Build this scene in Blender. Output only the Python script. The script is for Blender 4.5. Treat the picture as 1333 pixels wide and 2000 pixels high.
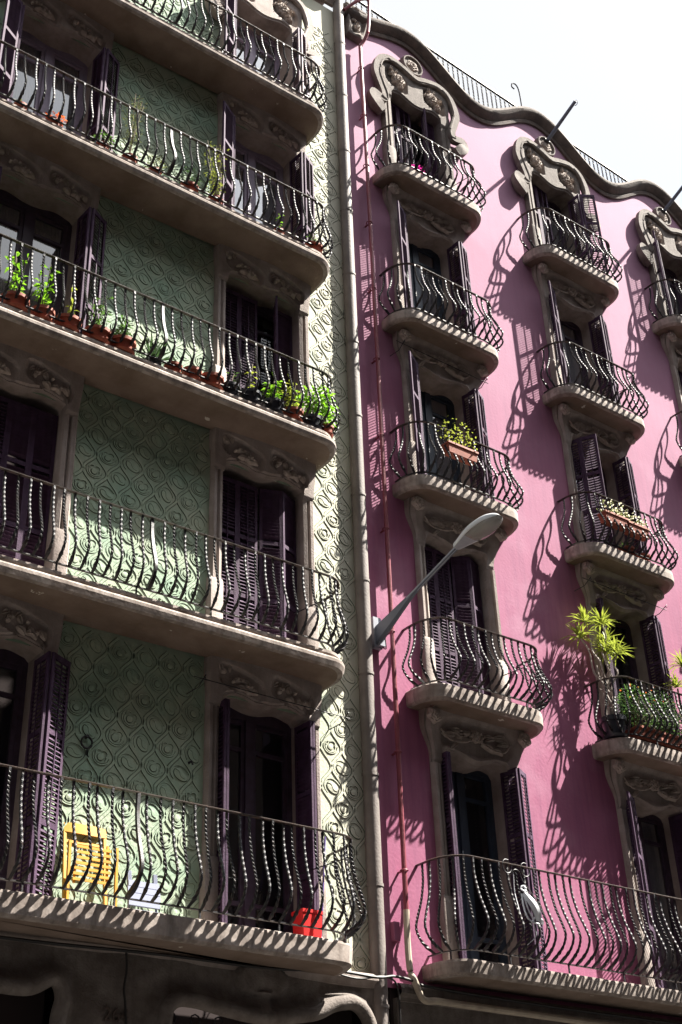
import bpy, math, random
import numpy as np
from mathutils import Vector, Matrix, noise
random.seed(7)
for o in list(bpy.data.objects): bpy.data.objects.remove(o, do_unlink=True)
S = bpy.context.scene
COL = S.collection
R_ = math.radians
# ------------------------------------------------------------------ camera
cam = bpy.data.cameras.new('camera'); camo = bpy.data.objects.new('camera', cam); COL.objects.link(camo)
cam.sensor_fit = 'VERTICAL'; cam.sensor_height = 24; cam.lens = 24*2583.0/2000; cam.clip_end = 500; cam.clip_start = .1
Rm = Matrix(((0.80392962, -0.29096891, -0.51868513), (-0.59377265, -0.44201543, -0.6723514), (-0.03363348, 0.84850425, -0.52811868)))
# rows: world x right, world y (into the facade), world z up
M4 = Matrix(((Rm[0][0], Rm[0][1], Rm[0][2], -10.42), (Rm[1][0], Rm[1][1], Rm[1][2], -13.0), (Rm[2][0], Rm[2][1], Rm[2][2], 1.6), (0, 0, 0, 1)))
camo.matrix_world = M4
S.camera = camo
# ------------------------------------------------------------------ world, sun, exposure
SUN = Vector((2.0, -1.0, 3.0)).normalized()
el = math.asin(SUN.z); az = math.atan2(SUN.x, SUN.y)
W = bpy.data.worlds.new('World'); S.world = W; W.use_nodes = True
nt = W.node_tree; nt.nodes.clear()
out = nt.nodes.new('ShaderNodeOutputWorld'); bg = nt.nodes.new('ShaderNodeBackground'); bg.inputs[1].default_value = 0.10
sky = nt.nodes.new('ShaderNodeTexSky'); sky.sky_type = 'NISHITA'; sky.sun_disc = False; sky.sun_elevation = el; sky.sun_rotation = az
tc = nt.nodes.new('ShaderNodeTexCoord'); no = nt.nodes.new('ShaderNodeTexNoise'); no.inputs['Scale'].default_value = 2.2; no.inputs['Detail'].default_value = 6
rp = nt.nodes.new('ShaderNodeValToRGB'); rp.color_ramp.elements[0].position = .28; rp.color_ramp.elements[0].color = (.72,)*3+(1,); rp.color_ramp.elements[1].position = .5
mx = nt.nodes.new('ShaderNodeMix'); mx.data_type = 'RGBA'; mx.inputs[7].default_value = (6.6, 6.75, 7.1, 1)
nt.links.new(tc.outputs['Generated'], no.inputs['Vector']); nt.links.new(no.outputs[0], rp.inputs[0]); nt.links.new(rp.outputs[0], mx.inputs[0])
dot = nt.nodes.new('ShaderNodeVectorMath'); dot.operation = 'DOT_PRODUCT'; dot.inputs[1].default_value = SUN   # thin cloud is brighter round the sun
pw_ = nt.nodes.new('ShaderNodeMath'); pw_.operation = 'POWER'; pw_.use_clamp = True; pw_.inputs[1].default_value = 22
ma = nt.nodes.new('ShaderNodeMath'); ma.operation = 'MULTIPLY_ADD'; ma.inputs[1].default_value = 8.0; ma.inputs[2].default_value = 1
sc_ = nt.nodes.new('ShaderNodeVectorMath'); sc_.operation = 'SCALE'; sc_.inputs[0].default_value = (2.02, 2.07, 2.16)
nt.links.new(tc.outputs['Generated'], dot.inputs[0]); nt.links.new(dot.outputs['Value'], pw_.inputs[0]); nt.links.new(pw_.outputs[0], ma.inputs[0]); nt.links.new(ma.outputs[0], sc_.inputs['Scale']); nt.links.new(sc_.outputs[0], mx.inputs[7])
nt.links.new(sky.outputs[0], mx.inputs[6]); nt.links.new(mx.outputs[2], bg.inputs[0]); nt.links.new(bg.outputs[0], out.inputs[0])
sl = bpy.data.lights.new('sun', 'SUN'); sl.energy = 5.0; sl.angle = R_(.5); sl.color = (1, .945, .85)
slo = bpy.data.objects.new('sun', sl); COL.objects.link(slo); slo.rotation_euler = SUN.to_track_quat('Z', 'Y').to_euler()
S.view_settings.view_transform = 'Standard'; S.view_settings.look = 'None'; S.view_settings.exposure = 2.25; S.view_settings.gamma = 1
S.render.engine = 'CYCLES'

# ------------------------------------------------------------------ materials
def new_mat(name):
    m = bpy.data.materials.new(name); m.use_nodes = True
    return m, m.node_tree, m.node_tree.nodes['Principled BSDF']
def mat(name, col, rough=.8, col2=None, scale=6, bump=0., bscale=40, metal=0., streak=None, streak_amt=.5, spec=.4, detail=6, lo=.35, hi=.65, coat=0., patch=None, patch_lo=.66, patch_scale=3, blotch=None, fade=None, fax=2, fn=7):
    m, t, b = new_mat(name)
    b.inputs['Roughness'].default_value = rough; b.inputs['Metallic'].default_value = metal
    b.inputs['Specular IOR Level'].default_value = spec; b.inputs['Coat Weight'].default_value = coat
    g = t.nodes.new('ShaderNodeNewGeometry')
    last = None
    def rgb(c): 
        n = t.nodes.new('ShaderNodeRGB'); n.outputs[0].default_value = (*c, 1); return n.outputs[0]
    last = rgb(col)
    def mixin(last, colr, sc, lo, hi, amt=1., stretch=None):
        n = t.nodes.new('ShaderNodeTexNoise'); n.inputs['Scale'].default_value = sc; n.inputs['Detail'].default_value = detail; n.inputs['Roughness'].default_value = .6
        if stretch:
            mp = t.nodes.new('ShaderNodeMapping'); mp.inputs['Scale'].default_value = stretch
            t.links.new(g.outputs['Position'], mp.inputs[0]); t.links.new(mp.outputs[0], n.inputs['Vector'])
        else: t.links.new(g.outputs['Position'], n.inputs['Vector'])
        mr = t.nodes.new('ShaderNodeMapRange'); mr.inputs[1].default_value = lo; mr.inputs[2].default_value = hi; mr.inputs[4].default_value = amt
        t.links.new(n.outputs[0], mr.inputs[0])
        x = t.nodes.new('ShaderNodeMix'); x.data_type = 'RGBA'; x.inputs[7].default_value = (*colr, 1)
        t.links.new(mr.outputs[0], x.inputs[0]); t.links.new(last, x.inputs[6]); return x.outputs[2]
    if col2: last = mixin(last, col2, scale, lo, hi)
    if streak: last = mixin(last, streak, 1., .45, .8, streak_amt, (9, 9, .7))
    if blotch: last = mixin(last, blotch[0], blotch[1], .52, .72, blotch[2])
    if fade:   # paler along one axis: bleached paint plus light put into the colour
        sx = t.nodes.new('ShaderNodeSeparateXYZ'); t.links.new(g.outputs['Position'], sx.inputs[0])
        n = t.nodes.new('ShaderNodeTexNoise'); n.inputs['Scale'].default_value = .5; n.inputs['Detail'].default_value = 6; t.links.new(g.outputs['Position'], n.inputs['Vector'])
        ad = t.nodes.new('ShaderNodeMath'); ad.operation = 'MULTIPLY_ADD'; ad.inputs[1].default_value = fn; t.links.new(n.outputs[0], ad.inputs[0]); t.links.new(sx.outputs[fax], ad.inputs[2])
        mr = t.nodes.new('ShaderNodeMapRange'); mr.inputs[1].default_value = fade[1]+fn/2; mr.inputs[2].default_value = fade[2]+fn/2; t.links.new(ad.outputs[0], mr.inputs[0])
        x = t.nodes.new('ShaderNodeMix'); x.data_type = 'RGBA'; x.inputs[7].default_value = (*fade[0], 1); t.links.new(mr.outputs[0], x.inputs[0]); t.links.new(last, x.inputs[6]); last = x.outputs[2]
    if patch: last = mixin(last, patch, patch_scale, patch_lo, patch_lo+.015)
    t.links.new(last, b.inputs['Base Color'])
    if bump:
        n = t.nodes.new('ShaderNodeTexNoise'); n.inputs['Scale'].default_value = bscale; n.inputs['Detail'].default_value = 5
        t.links.new(g.outputs['Position'], n.inputs['Vector'])
        bp = t.nodes.new('ShaderNodeBump'); bp.inputs['Strength'].default_value = bump; bp.inputs['Distance'].default_value = .02
        t.links.new(n.outputs[0], bp.inputs['Height']); t.links.new(bp.outputs[0], b.inputs['Normal'])
    return m
M = {}
M['pink'] = mat('pink_stucco', (.275, .074, .148), .9, (.32, .11, .19), 1.1, .16, 22, streak=(.19, .055, .12), streak_amt=.75, lo=.3, hi=.7, blotch=((.36, .17, .25), .8, .7), fade=((.345, .20, .285), 10.5, 24))  # paler upwards: bleached paint, with skylight painted into the colour too
M['green'] = mat('green_stucco', (.285, .405, .30), .85, (.42, .455, .335), 1.6, .3, 26, streak=(.22, .31, .23), streak_amt=.6, lo=.35, hi=.7, blotch=((.22, .30, .21), 1.7, .65), fade=((.54, .53, .43), -1.3, -.5), fax=0, fn=1.2)  # cream strip by the column: weathering, with sunlit tone painted in
M['greendark'] = mat('green_grime_shade', (.11, .15, .105), .95, (.06, .08, .055), 5, .2, 60)  # steep sides of the relief: grime plus crease shade painted as colour
M['stone'] = mat('carved_stone', (.34, .29, .265), .85, (.25, .205, .185), 4, .35, 45, streak=(.15, .12, .10), streak_amt=.6)
M['stone_old'] = mat('weathered_stone', (.19, .165, .15), .9, (.11, .09, .08), 5, .5, 40, streak=(.07, .055, .045), streak_amt=.6)
M['stone_dark'] = mat('coping_stone', (.12, .09, .075), .85, (.06, .045, .04), 5, .5, 40)
M['carving'] = mat('carved_stone_dusty', (.42, .36, .32), .9, (.27, .22, .19), 14, .4, 70)
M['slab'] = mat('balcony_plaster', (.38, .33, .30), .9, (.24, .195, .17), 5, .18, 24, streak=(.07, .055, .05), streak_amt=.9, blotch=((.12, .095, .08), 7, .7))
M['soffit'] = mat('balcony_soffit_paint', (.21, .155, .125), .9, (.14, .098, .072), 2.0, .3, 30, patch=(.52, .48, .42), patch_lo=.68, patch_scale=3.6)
M['iron'] = mat('black_painted_iron', (.013, .013, .017), .48, (.034, .022, .018), 14, .2, 90, spec=.35, lo=.5, hi=.7)
M['ironrail'] = mat('handrail_iron', (.03, .024, .022), .45, (.07, .045, .035), 12, .2, 80)
M['shutter'] = mat('plum_shutter_paint', (.060, .029, .066), .75, (.036, .017, .038), 9, .25, 60, streak=(.11, .075, .11), streak_amt=.5, spec=.2)
M['shutter_old'] = mat('worn_blue_shutter_paint', (.11, .085, .14), .75, (.16, .10, .085), 9, .35, 60, streak=(.21, .19, .25), streak_amt=.8)
M['frame'] = mat('window_frame_paint', (.06, .04, .07), .5, (.04, .025, .04), 9)
M['framelight'] = mat('pale_window_frame_paint', (.30, .25, .34), .5, (.24, .2, .28), 9)
M['frameblue'] = mat('blue_window_frame_paint', (.03, .045, .07), .5, (.025, .035, .055), 9)
M['room'] = mat('dark_room', (.03, .02, .02), .95)
M['curtain'] = mat('white_curtain', (.82, .82, .86), .9, (.7, .72, .8), 3)
M['curtaindim'] = mat('grey_lace_curtain', (.42, .42, .42), .9, (.32, .33, .36), 8)
M['pipe'] = mat('red_painted_pipe', (.24, .045, .065), .45, (.17, .03, .045), 6, .1, 30)
M['pipebeige'] = mat('beige_pipe', (.42, .36, .28), .6, (.3, .25, .2), 6)
M['column'] = mat('grey_column', (.20, .172, .16), .7, (.14, .118, .108), 3, .2, 30, streak=(.09, .075, .07), streak_amt=.6)
M['terracotta'] = mat('terracotta', (.34, .09, .05), .7, (.24, .06, .035), 12, .1, 60)
M['plastic'] = mat('dark_plastic', (.02, .022, .03), .35)
M['soil'] = mat('soil', (.04, .025, .015), 1)
M['leafbright'] = mat('bright_leaf', (.24, .48, .03), .5, (.15, .34, .02), 30)
M['leaf'] = mat('green_leaf', (.06, .14, .03), .55, (.10, .17, .04), 30)
M['leafolive'] = mat('olive_leaf', (.17, .19, .07), .6, (.10, .12, .04), 30)
M['leafyellow'] = mat('yellow_green_leaf', (.33, .36, .05), .55, (.2, .26, .04), 30)
M['leafdark'] = mat('dark_leaf', (.03, .065, .025), .5, (.05, .09, .03), 30)
M['stem'] = mat('plant_stem', (.16, .13, .08), .8)
M['stempale'] = mat('pale_stem', (.40, .35, .31), .8, (.26, .22, .2), 20)
M['petal'] = mat('magenta_petal', (.70, .03, .35), .6)
M['petalred'] = mat('orange_petal', (.6, .13, .03), .6)
M['petalwhite'] = mat('cream_petal', (.7, .68, .5), .6)
M['yellow'] = mat('yellow_painted_wood', (.58, .30, .012), .55, (.45, .22, .012), 6)
M['greyplastic'] = mat('pale_grey_plastic', (.20, .22, .31), .45)
M['red'] = mat('red_plastic', (.60, .012, .012), .45)
M['violet'] = mat('violet_handle', (.13, .08, .3), .5)
M['lampgrey'] = mat('lamp_grey_paint', (.33, .35, .40), .4, (.25, .26, .3), 5)
M['lampwhite'] = mat('lamp_white_paint', (.62, .64, .68), .4)
M['lampdark'] = mat('lamp_arm_blue_grey', (.10, .12, .16), .5)
M['cable'] = mat('black_cable', (.015, .013, .013), .6)
M['asphalt'] = mat('asphalt', (.038, .038, .04), .9, (.05, .048, .046), 3, .3, 60)
M['pavement'] = mat('pavement_tile', (.07, .065, .06), .9, (.05, .047, .044), 2, .2, 20)
M['opposite'] = mat('opposite_facade', (.13, .11, .09), .9, (.10, .08, .07), .6)
M['baredoor'] = mat('raw_wood', (.35, .25, .17), .7, (.25, .17, .11), 20)
def glassy(name, tint, rough=.05, alpha=.75):
    m, t, b = new_mat(name)
    b.inputs['Base Color'].default_value = (*tint, 1); b.inputs['Roughness'].default_value = rough
    b.inputs['Specular IOR Level'].default_value = .6; b.inputs['Alpha'].default_value = alpha
    return m
M['glass'] = glassy('window_glass', (.03, .035, .045), .02, .30)
M['glass'].node_tree.nodes['Principled BSDF'].inputs['IOR'].default_value = 2.3
M['glassbright'] = glassy('reflective_window_glass', (.03, .035, .045), .02, .5)
M['glassbright'].node_tree.nodes['Principled BSDF'].inputs['IOR'].default_value = 4.0
for k_ in ('leafbright', 'leaf', 'leafolive', 'leafyellow', 'leafdark', 'petal', 'petalred', 'petalwhite', 'curtain'):
    t = M[k_].node_tree; b = t.nodes['Principled BSDF']; o_ = t.nodes['Material Output']
    tr = t.nodes.new('ShaderNodeBsdfTranslucent'); mi_ = t.nodes.new('ShaderNodeMixShader'); mi_.inputs[0].default_value = .42
    src = b.inputs['Base Color'].links[0].from_socket if b.inputs['Base Color'].links else None
    if src: t.links.new(src, tr.inputs[0])
    t.links.new(b.outputs[0], mi_.inputs[1]); t.links.new(tr.outputs[0], mi_.inputs[2]); t.links.new(mi_.outputs[0], o_.inputs[0])
M['lampglass'] = glassy('lamp_glass', (.30, .28, .26), .12, .7)

# ------------------------------------------------------------------ mesh helpers
class MB:
    def __init__(s): s.v = []; s.f = []; s.mi = []
    def add(s, vs, fs, mi=0):
        n = len(s.v); s.v += [tuple(v) for v in vs]; s.f += [tuple(i+n for i in f) for f in fs]; s.mi += [mi]*len(fs)
    def box(s, x0, x1, y0, y1, z0, z1, mi=0, T=None):
        vs = [(x, y, z) for x in (x0, x1) for y in (y0, y1) for z in (z0, z1)]
        if T: vs = [T @ Vector(v) for v in vs]
        s.add(vs, [(0, 1, 3, 2), (4, 6, 7, 5), (0, 4, 5, 1), (2, 3, 7, 6), (0, 2, 6, 4), (1, 5, 7, 3)], mi)
    def grid(s, P, mi=0, closeu=False):
        nu = len(P); nv = len(P[0]); vs = [p for r in P for p in r]; fs = []
        for i in range(nu if closeu else nu-1):
            for j in range(nv-1):
                a = i*nv+j; b = ((i+1) % nu)*nv+j; fs.append((a, b, b+1, a+1))
        s.add(vs, fs, mi)
    def sweep(s, path, sec, mi=0, smi=None, closed=False, up=Vector((0, 0, 1)), cap=True, twist=None, scale=None):
        # sec: list of (a,b) in side/up axes; path list of Vector
        path = [Vector(p) for p in path]; n = len(path); k = len(sec); rows = []
        for i, p in enumerate(path):
            if closed: t = path[(i+1) % n]-path[i-1]
            else: t = path[min(i+1, n-1)]-path[max(i-1, 0)]
            t = t.normalized(); u = up
            if abs(t.dot(u)) > .98: u = Vector((1, 0, 0))
            sd = t.cross(u).normalized(); uu = sd.cross(t)
            if twist: c, q = math.cos(twist(i)), math.sin(twist(i)); sd, uu = sd*c+uu*q, uu*c-sd*q
            sc = scale(i/(n-1)) if scale else 1
            rows.append([p+sd*a*sc+uu*b*sc for a, b in sec])
        vs = [q for r in rows for q in r]; fs = []
        m = n if closed else n-1
        for i in range(m):
            for j in range(k):
                a = i*k+j; b = i*k+(j+1) % k; c = ((i+1) % n)*k+(j+1) % k; d = ((i+1) % n)*k+j
                fs.append((a, b, c, d))
        if smi:
            fm = {}
            for q, f_ in enumerate(fs): fm.setdefault(smi.get(q % k, mi), []).append(f_)
            n0 = len(s.v); s.v += [tuple(v) for v in vs]
            for m_, ff_ in fm.items(): s.f += [tuple(i+n0 for i in f_) for f_ in ff_]; s.mi += [m_]*len(ff_)
            return
        if cap and not closed: fs += [tuple(range(k))[::-1], tuple((n-1)*k+j for j in range(k))]
        s.add(vs, fs, mi)
    def tube(s, path, r, k=8, mi=0, **kw): s.sweep(path, [(r*math.cos(2*math.pi*j/k), r*math.sin(2*math.pi*j/k)) for j in range(k)], mi, **kw)
    def mesh(s, name, mats, smooth=35):
        me = bpy.data.meshes.new(name); me.from_pydata(s.v, [], s.f)
        for m in (mats if isinstance(mats, (list, tuple)) else [mats]): me.materials.append(M[m] if isinstance(m, str) else m)
        if any(s.mi): me.polygons.foreach_set('material_index', s.mi)
        if smooth:
            me.polygons.foreach_set('use_smooth', [True]*len(s.f)); me.set_sharp_from_angle(angle=R_(smooth))
        me.update(); return me
    def build(s, name, mats, parent=None, smooth=35, **kw):
        return link(name, s.mesh(name, mats, smooth), parent, **kw)
def link(name, me, parent=None, loc=None, rot=None, scl=None, stuff=False, mw=None):
    o = bpy.data.objects.new(name, me); COL.objects.link(o)
    if parent: o.parent = parent
    if loc is not None: o.location = loc
    if rot is not None: o.rotation_euler = rot
    if scl is not None: o.scale = scl
    if stuff: o['kind'] = 'stuff'
    return o
def thing(name, label, cat, loc=(0, 0, 0), rotz=0, group=None):
    o = bpy.data.objects.new(name, None); COL.objects.link(o); o.location = loc; o.rotation_euler = (0, 0, rotz); o.empty_display_size = .2
    o['label'] = label; o['category'] = cat
    if group: o['group'] = group
    return o
def tag(o, label, cat, group=None):
    o['label'] = label; o['category'] = cat
    if group: o['group'] = group
    return o
def sstep(a, b, x):
    t = min(1, max(0, (x-a)/(b-a))); return t*t*(3-2*t)
def gauss(x, c, w): return math.exp(-((x-c)/w)**2)
def catmull(pts, n=6):
    P = [Vector(p) for p in pts]; P = [P[0]*2-P[1]]+P+[P[-1]*2-P[-2]]; r = []
    for i in range(1, len(P)-2):
        for k in range(n):
            t = k/n; a, b, c, d = P[i-1], P[i], P[i+1], P[i+2]
            r.append(.5*((2*b)+(c-a)*t+(2*a-5*b+4*c-d)*t*t+(3*b-a-3*c+d)*t**3))
    r.append(P[-2]); return r

# ------------------------------------------------------------------ ground
PIN_H, GRN_H = 22.2, 23.3
g = MB(); g.box(-150, 150, -12.4, -3.0, -.3, 0); tag_ = g.build('road', 'asphalt', smooth=0); tag_['kind'] = 'structure'
g = MB(); g.box(-150, 150, -3.0, .3, -.3, .13); o = g.build('pavement', 'pavement', smooth=0); o['kind'] = 'structure'
g = MB(); g.box(-150, 150, -15.6, -12.4, -.3, .13); o = g.build('pavement', 'pavement', smooth=0); o['kind'] = 'structure'
g = MB(); g.box(-300, 300, -300, 300, -.6, -.32); o = g.build('ground', 'asphalt', smooth=0); o['kind'] = 'structure'
# the unseen other side of the street, raised and darkened to dim the shade
op = thing('opposite_building', 'unseen plain brown apartment block across the street behind the photographer', 'building', (0, -15.6, 0))
g = MB(); g.box(-60, 45, -10, 0, 0, 28); g.box(-60, 45, 0, .5, 27.8, 28.1); g.build('wall', 'opposite', op, smooth=0)
wm = MB()
for i in range(-18, 14):
    for k in range(8): wm.box(i*3.2-.55, i*3.2+.55, .002, .06, 1+k*3.4, 3.2+k*3.4)
o = wm.build('windows', 'frame', op, smooth=0); o['kind'] = 'stuff'

# ------------------------------------------------------------------ buildings
grn = thing('apartment_building', 'green stucco building with scrolling relief pattern, left of the grey column', 'building', (0, 0, 0))
pnk = thing('apartment_building', 'pink stucco building with wavy brown parapet, right of the grey column', 'building', (0, 0, 0))
PC = [1.77, 5.45, 9.13, 12.81]           # pink window axes
GC = [-9.2, -5.5, -1.78]                  # green window axes
PS = [19.08, 15.71, 12.43, 8.96, 5.28]    # pink slab undersides, top floor first
GS = [19.2, 15.8, 12.36, 8.86, 5.2]
PT = [19.30, 15.92, 12.66, 9.20, 5.47]    # slab tops
GT = [19.42, 16.03, 12.58, 9.10, 5.42]
POW, GOW = .62, .66
def par(x):
    if x < 1.62: return 23.57-.36*sstep(0, 1, (1.62-x)/1.3)*1.0
    return 23.10+.47*math.cos(2*math.pi*(x-1.62)/3.68)
def wall(name, x0, x1, z0, ztopf, holes, m, parent, dx=.15):
    xs = sorted(set([round(x0+i*(x1-x0)/round((x1-x0)/dx), 4) for i in range(round((x1-x0)/dx)+1)] + [h[0] for h in holes]+[h[1] for h in holes]))
    zs = sorted(set([z0]+[h[2] for h in holes]+[h[3] for h in holes]+[22.3 if ztopf(x0) > 22.3 else z0+.01]))
    g = MB(); idx = {}
    zs.append(None)
    def vid(i, j, y=0):
        k = (i, j)
        if k not in idx:
            idx[k] = len(g.v); z = zs[j] if zs[j] is not None else ztopf(xs[i]); g.v.append((xs[i], 0, z))
        return idx[k]
    for i in range(len(xs)-1):
        for j in range(len(zs)-1):
            xm = (xs[i]+xs[i+1])/2; zt = zs[j+1] if zs[j+1] is not None else 30
            if any(h[0] < xm < h[1] and h[2] <= zs[j]+1e-5 and zt <= h[3]+1e-5 for h in holes): continue
            g.f.append((vid(i, j), vid(i+1, j), vid(i+1, j+1), vid(i, j+1))); g.mi.append(0)
    return g.build(name, m, parent, smooth=0)
def ptop(i): return (PS[i-1]-.50) if i > 0 else 21.88
def gtop(i): return (GS[i-1]-.45) if i > 0 else 21.95
ph = [(round(c-POW-.06, 4), round(c+POW+.06, 4), PT[i]-.02, ptop(i)+.02) for c in PC for i in range(5)]
gh = [(round(c-GOW-.06, 4), round(c+GOW+.06, 4), GT[i]-.02, gtop(i)+.02) for c in GC for i in range(5)]
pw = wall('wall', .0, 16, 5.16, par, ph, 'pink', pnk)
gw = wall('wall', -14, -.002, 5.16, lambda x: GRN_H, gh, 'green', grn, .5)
for nm, par_, x0, x1, H in (('rear_block', grn, -14, .04, GRN_H-.4), ('rear_block', pnk, .08, 16, 22.1)):
    g = MB(); g.box(x0, x1, 1.6, 11, 0, H); g.box(x0, x0+.1, .02, 1.6, 0, H); g.box(x1-.1, x1, .02, 1.6, 0, H); g.box(x0+.1, x1-.1, .35 if nm else 0, 1.6, H-.2, H)
    g.box(x0+.1, x1-.1, .36, 1.6, 5.0, 5.2)
    g.build(nm, 'room', par_, smooth=0)

# ---- carved ornaments (shared meshes)
def rose_mesh(r=.14, h=.06):
    g = MB(); n = 40; P = []
    for i in range(n):
        row = []; th = 2*math.pi*i/n
        for j in range(12):
            q = j/11; rr = r*q*(1+.10*math.cos(5*th+q*2))
            ph_ = (q*3.2-th*1.0/(2*math.pi)*1+.15*math.sin(5*th)) % 1.0
            z = h*(1-q**2.2)*.75+h*.5*(ph_**.7)*(1-q*.3)*(1 if q < .97 else 0)
            if j == 11: z = -.01
            row.append((rr*math.cos(th), -z, rr*math.sin(th)))
        P.append(row)
    g.grid(P, closeu=True); return g.mesh('carved_rose', 'carving', 50)
def leaf_rel(g, x, z, ang, L, w, h=.035, mi=0):
    c, s = math.cos(ang), math.sin(ang); P = []
    for i in range(7):
        t = i/6; ww = w*math.sin(math.pi*min(.98, t*.9+.06))**.8*.5; row = []
        for k in (-1, -.55, 0, .55, 1):
            a = t*L; b = k*ww; zz = (-.012 if abs(k) == 1 else h*(1.1 if k else .45)*math.sin(math.pi*(t*.85+.1)))
            bend = .12*L*math.sin(t*2.5)
            row.append((x+c*a-s*(b+bend), -zz, z+s*a+c*(b+bend)))
        P.append(row)
    g.grid(P, mi)
ROSE = rose_mesh(); ROSE_S = rose_mesh(.085, .05)
def spray_mesh(seed, w, hh):
    g = MB(); rnd = random.Random(seed)
    for sgn in (-1, 1):
        for k in range(9):
            a = rnd.uniform(-.5, .5)+(0 if sgn > 0 else math.pi)
            leaf_rel(g, sgn*rnd.uniform(.05, w*.62), rnd.uniform(-hh, hh*.6), a+(-.35*sgn if k % 2 else .3*sgn), rnd.uniform(.16, .27), rnd.uniform(.055, .085), .055)
        g.tube(catmull([(sgn*.05, -.02, -hh*.2), (sgn*w*.35, -.035, -hh*.8), (sgn*w*.75, -.03, -hh*.9), (sgn*w*.98, -.02, .0)], 5), .014, 6)
    for k in range(8):
        a = k/8*6.28; g.tube([(math.cos(a)*.1, -.0, math.sin(a)*.07), (math.cos(a)*.1, -.06, math.sin(a)*.07), (math.cos(a)*.11, -.07, math.sin(a)*.075)], .02, 6)
    return g.mesh('carved_spray', 'carving', 50)
SPRAY = spray_mesh(3, .66, .15)
def foliage_panel(seed, w, h):
    g = MB(); rnd = random.Random(seed)
    for k in range(10):
        t = k/9; x = (t-.5)*w*.85; z = -x*.18+rnd.uniform(-.3, .3)*h
        leaf_rel(g, x-.05, z, rnd.uniform(-1, 3), rnd.uniform(.11, .17), rnd.uniform(.06, .085), .045)
    for k in range(6):
        x = rnd.uniform(-.35, .35)*w; z = -x*.18+rnd.uniform(-.25, .25)*h; r = rnd.uniform(.02, .035); P = []
        for i in range(8):
            a = i/8*6.283; P.append([(x+r*math.cos(a)*q, -.05-.02*(1-q), z+r*math.sin(a)*q) for q in (0.01, .6, 1)]+[(x+r*math.cos(a), .0, z+r*math.sin(a))])
        g.grid(P, closeu=True)
    return g.mesh('carved_leaves', 'carving', 50)
PANELS = [foliage_panel(5, .58, .26), foliage_panel(9, .58, .26)]

# ---- window surrounds
def surround_mesh(ow, out, zb, zl, zt, bottomf, heightf, flare, m, foot=.9, nx=84, nz=30, topf=None, jp=.05):
    g = MB()
    jz = zl-.12
    for sg in (-1, 1):
        sec = [(out, .01), (out, -jp), (out-.03, -jp-.035), (out-.075, -jp-.03), (out-.10, -jp+.015), (out-.13, -jp-.02), (ow+.012, -jp), (ow, -jp+.03), (ow, .36)]
        P = [[(sg*a, b, z) for a, b in sec] for z in (zb+foot, jz+.0)]
        g.grid(P)
        sec2 = [(out+.02, .01), (out+.02, -jp-.03), (out, -jp-.05), (ow+.02, -jp-.05), (ow-.004, -jp-.03), (ow-.004, .36)]
        g.grid([[(sg*a, b, z) for a, b in sec2] for z in (zb-.02, zb+foot-.03)]+[[(sg*(a if k not in (1, 2) else out), b+.02 if b < 0 else b, zb+foot+.03) for k, (a, b) in enumerate(sec2)]])
    rows = []
    xs = [-out+2*out*i/(nx-1) for i in range(nx)]
    xs = sorted(xs+[-ow-.002, -ow+.002, ow-.002, ow+.002])
    for x in xs:
        zb_ = bottomf(x) if abs(x) < ow else jz; row = []
        ztx = topf(x) if topf else zt
        row.append((x, .36, zb_)); row.append((x, -.0, zb_))
        for j in range(nz):
            v = j/(nz-1); z = zb_+(ztx-zb_)*v; vv = max(0, (z-jz)/(ztx-jz))
            fx = 1+flare*sstep(.15, .75, vv)*(abs(x)/out)**4
            p = heightf(x, z-zl, vv)
            if v < .06: p *= .75
            if abs(abs(x)-out) < .02: p *= .55
            row.append((x*fx, -p, z))
        if topf: row.append((x*fx, .01, ztx))
        rows.append(row)
    g.grid(rows)
    for sg in (0, -1):   # close the sides
        r = rows[sg]; g.grid([[(p[0], .02, p[2]) for p in r[2:]], r[2:]])
    return g.mesh('window_surround', m, 45)
def gbottom(x): a = abs(x); return .04+.07*gauss(a, .38, .2)-.04*sstep(.60, .66, a)
def gheight(x, z, v):
    p = .09+.05*v+.07*v*(1-(x/.85)**2)
    for sg in (-1, 1):
        d = ((x-sg*.38)/.34)**4+((z-.24+(x-sg*.38)*.25)/.15)**4
        p -= .05*(1-sstep(.6, 1.1, d))
    return p
def pbottom(x): a = abs(x); return .02+.085*gauss(a, .42, .2)-.05*sstep(.57, .62, a)-.03*gauss(a, 0, .2)
def pheight(x, z, v):
    p = .07+.12*v*v
    p += .05*sstep(.55, .8, abs(x))*v
    p -= .04*(1-sstep(.45, 1.1, (x/.66)**4+((v-.62)/.33)**4))
    e = z-pbottom(x)
    if abs(x) < .62: p += .035*gauss(e, .05, .035)
    return p
def add_surround(b, c, zb, zl, zt, kind):
    key = (kind, round(zb-zl, 2), round(zt-zl, 2))
    if key not in SUR:
        f = gbottom if kind == 'g' else pbottom
        SUR[key] = surround_mesh(GOW if kind == 'g' else POW, .85 if kind == 'g' else .80, zb-zl, 0, zt-zl, lambda x: f(x), gheight if kind == 'g' else pheight, .03 if kind == 'g' else .17, 'stone')
    s = link('window_surround', SUR[key], b, (c, 0, zl))
    if kind == 'g':
        for sg in (-1, 1): link('carved_leaves', PANELS[(sg+1)//2], s, (sg*.38, -.105, .24), (0, R_(8 if sg > 0 else 4), 0))
    else:
        for sg in (-1, 1): link('carved_rosette', ROSE_S if abs(c) > 0 else ROSE, s, (sg*.85, -.225, zt-zl-.14), (0, 0, 0), (1.35, 1.5, 1.35))
        link('carved_spray', SPRAY, s, (0, -.10, (zt-zl)*.6))
        link('carved_flower', ROSE_S, s, (0.0, -.115, (zt-zl)*.62), None, (1.25, 1, 1.1))
    return s
SUR = {}
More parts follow.
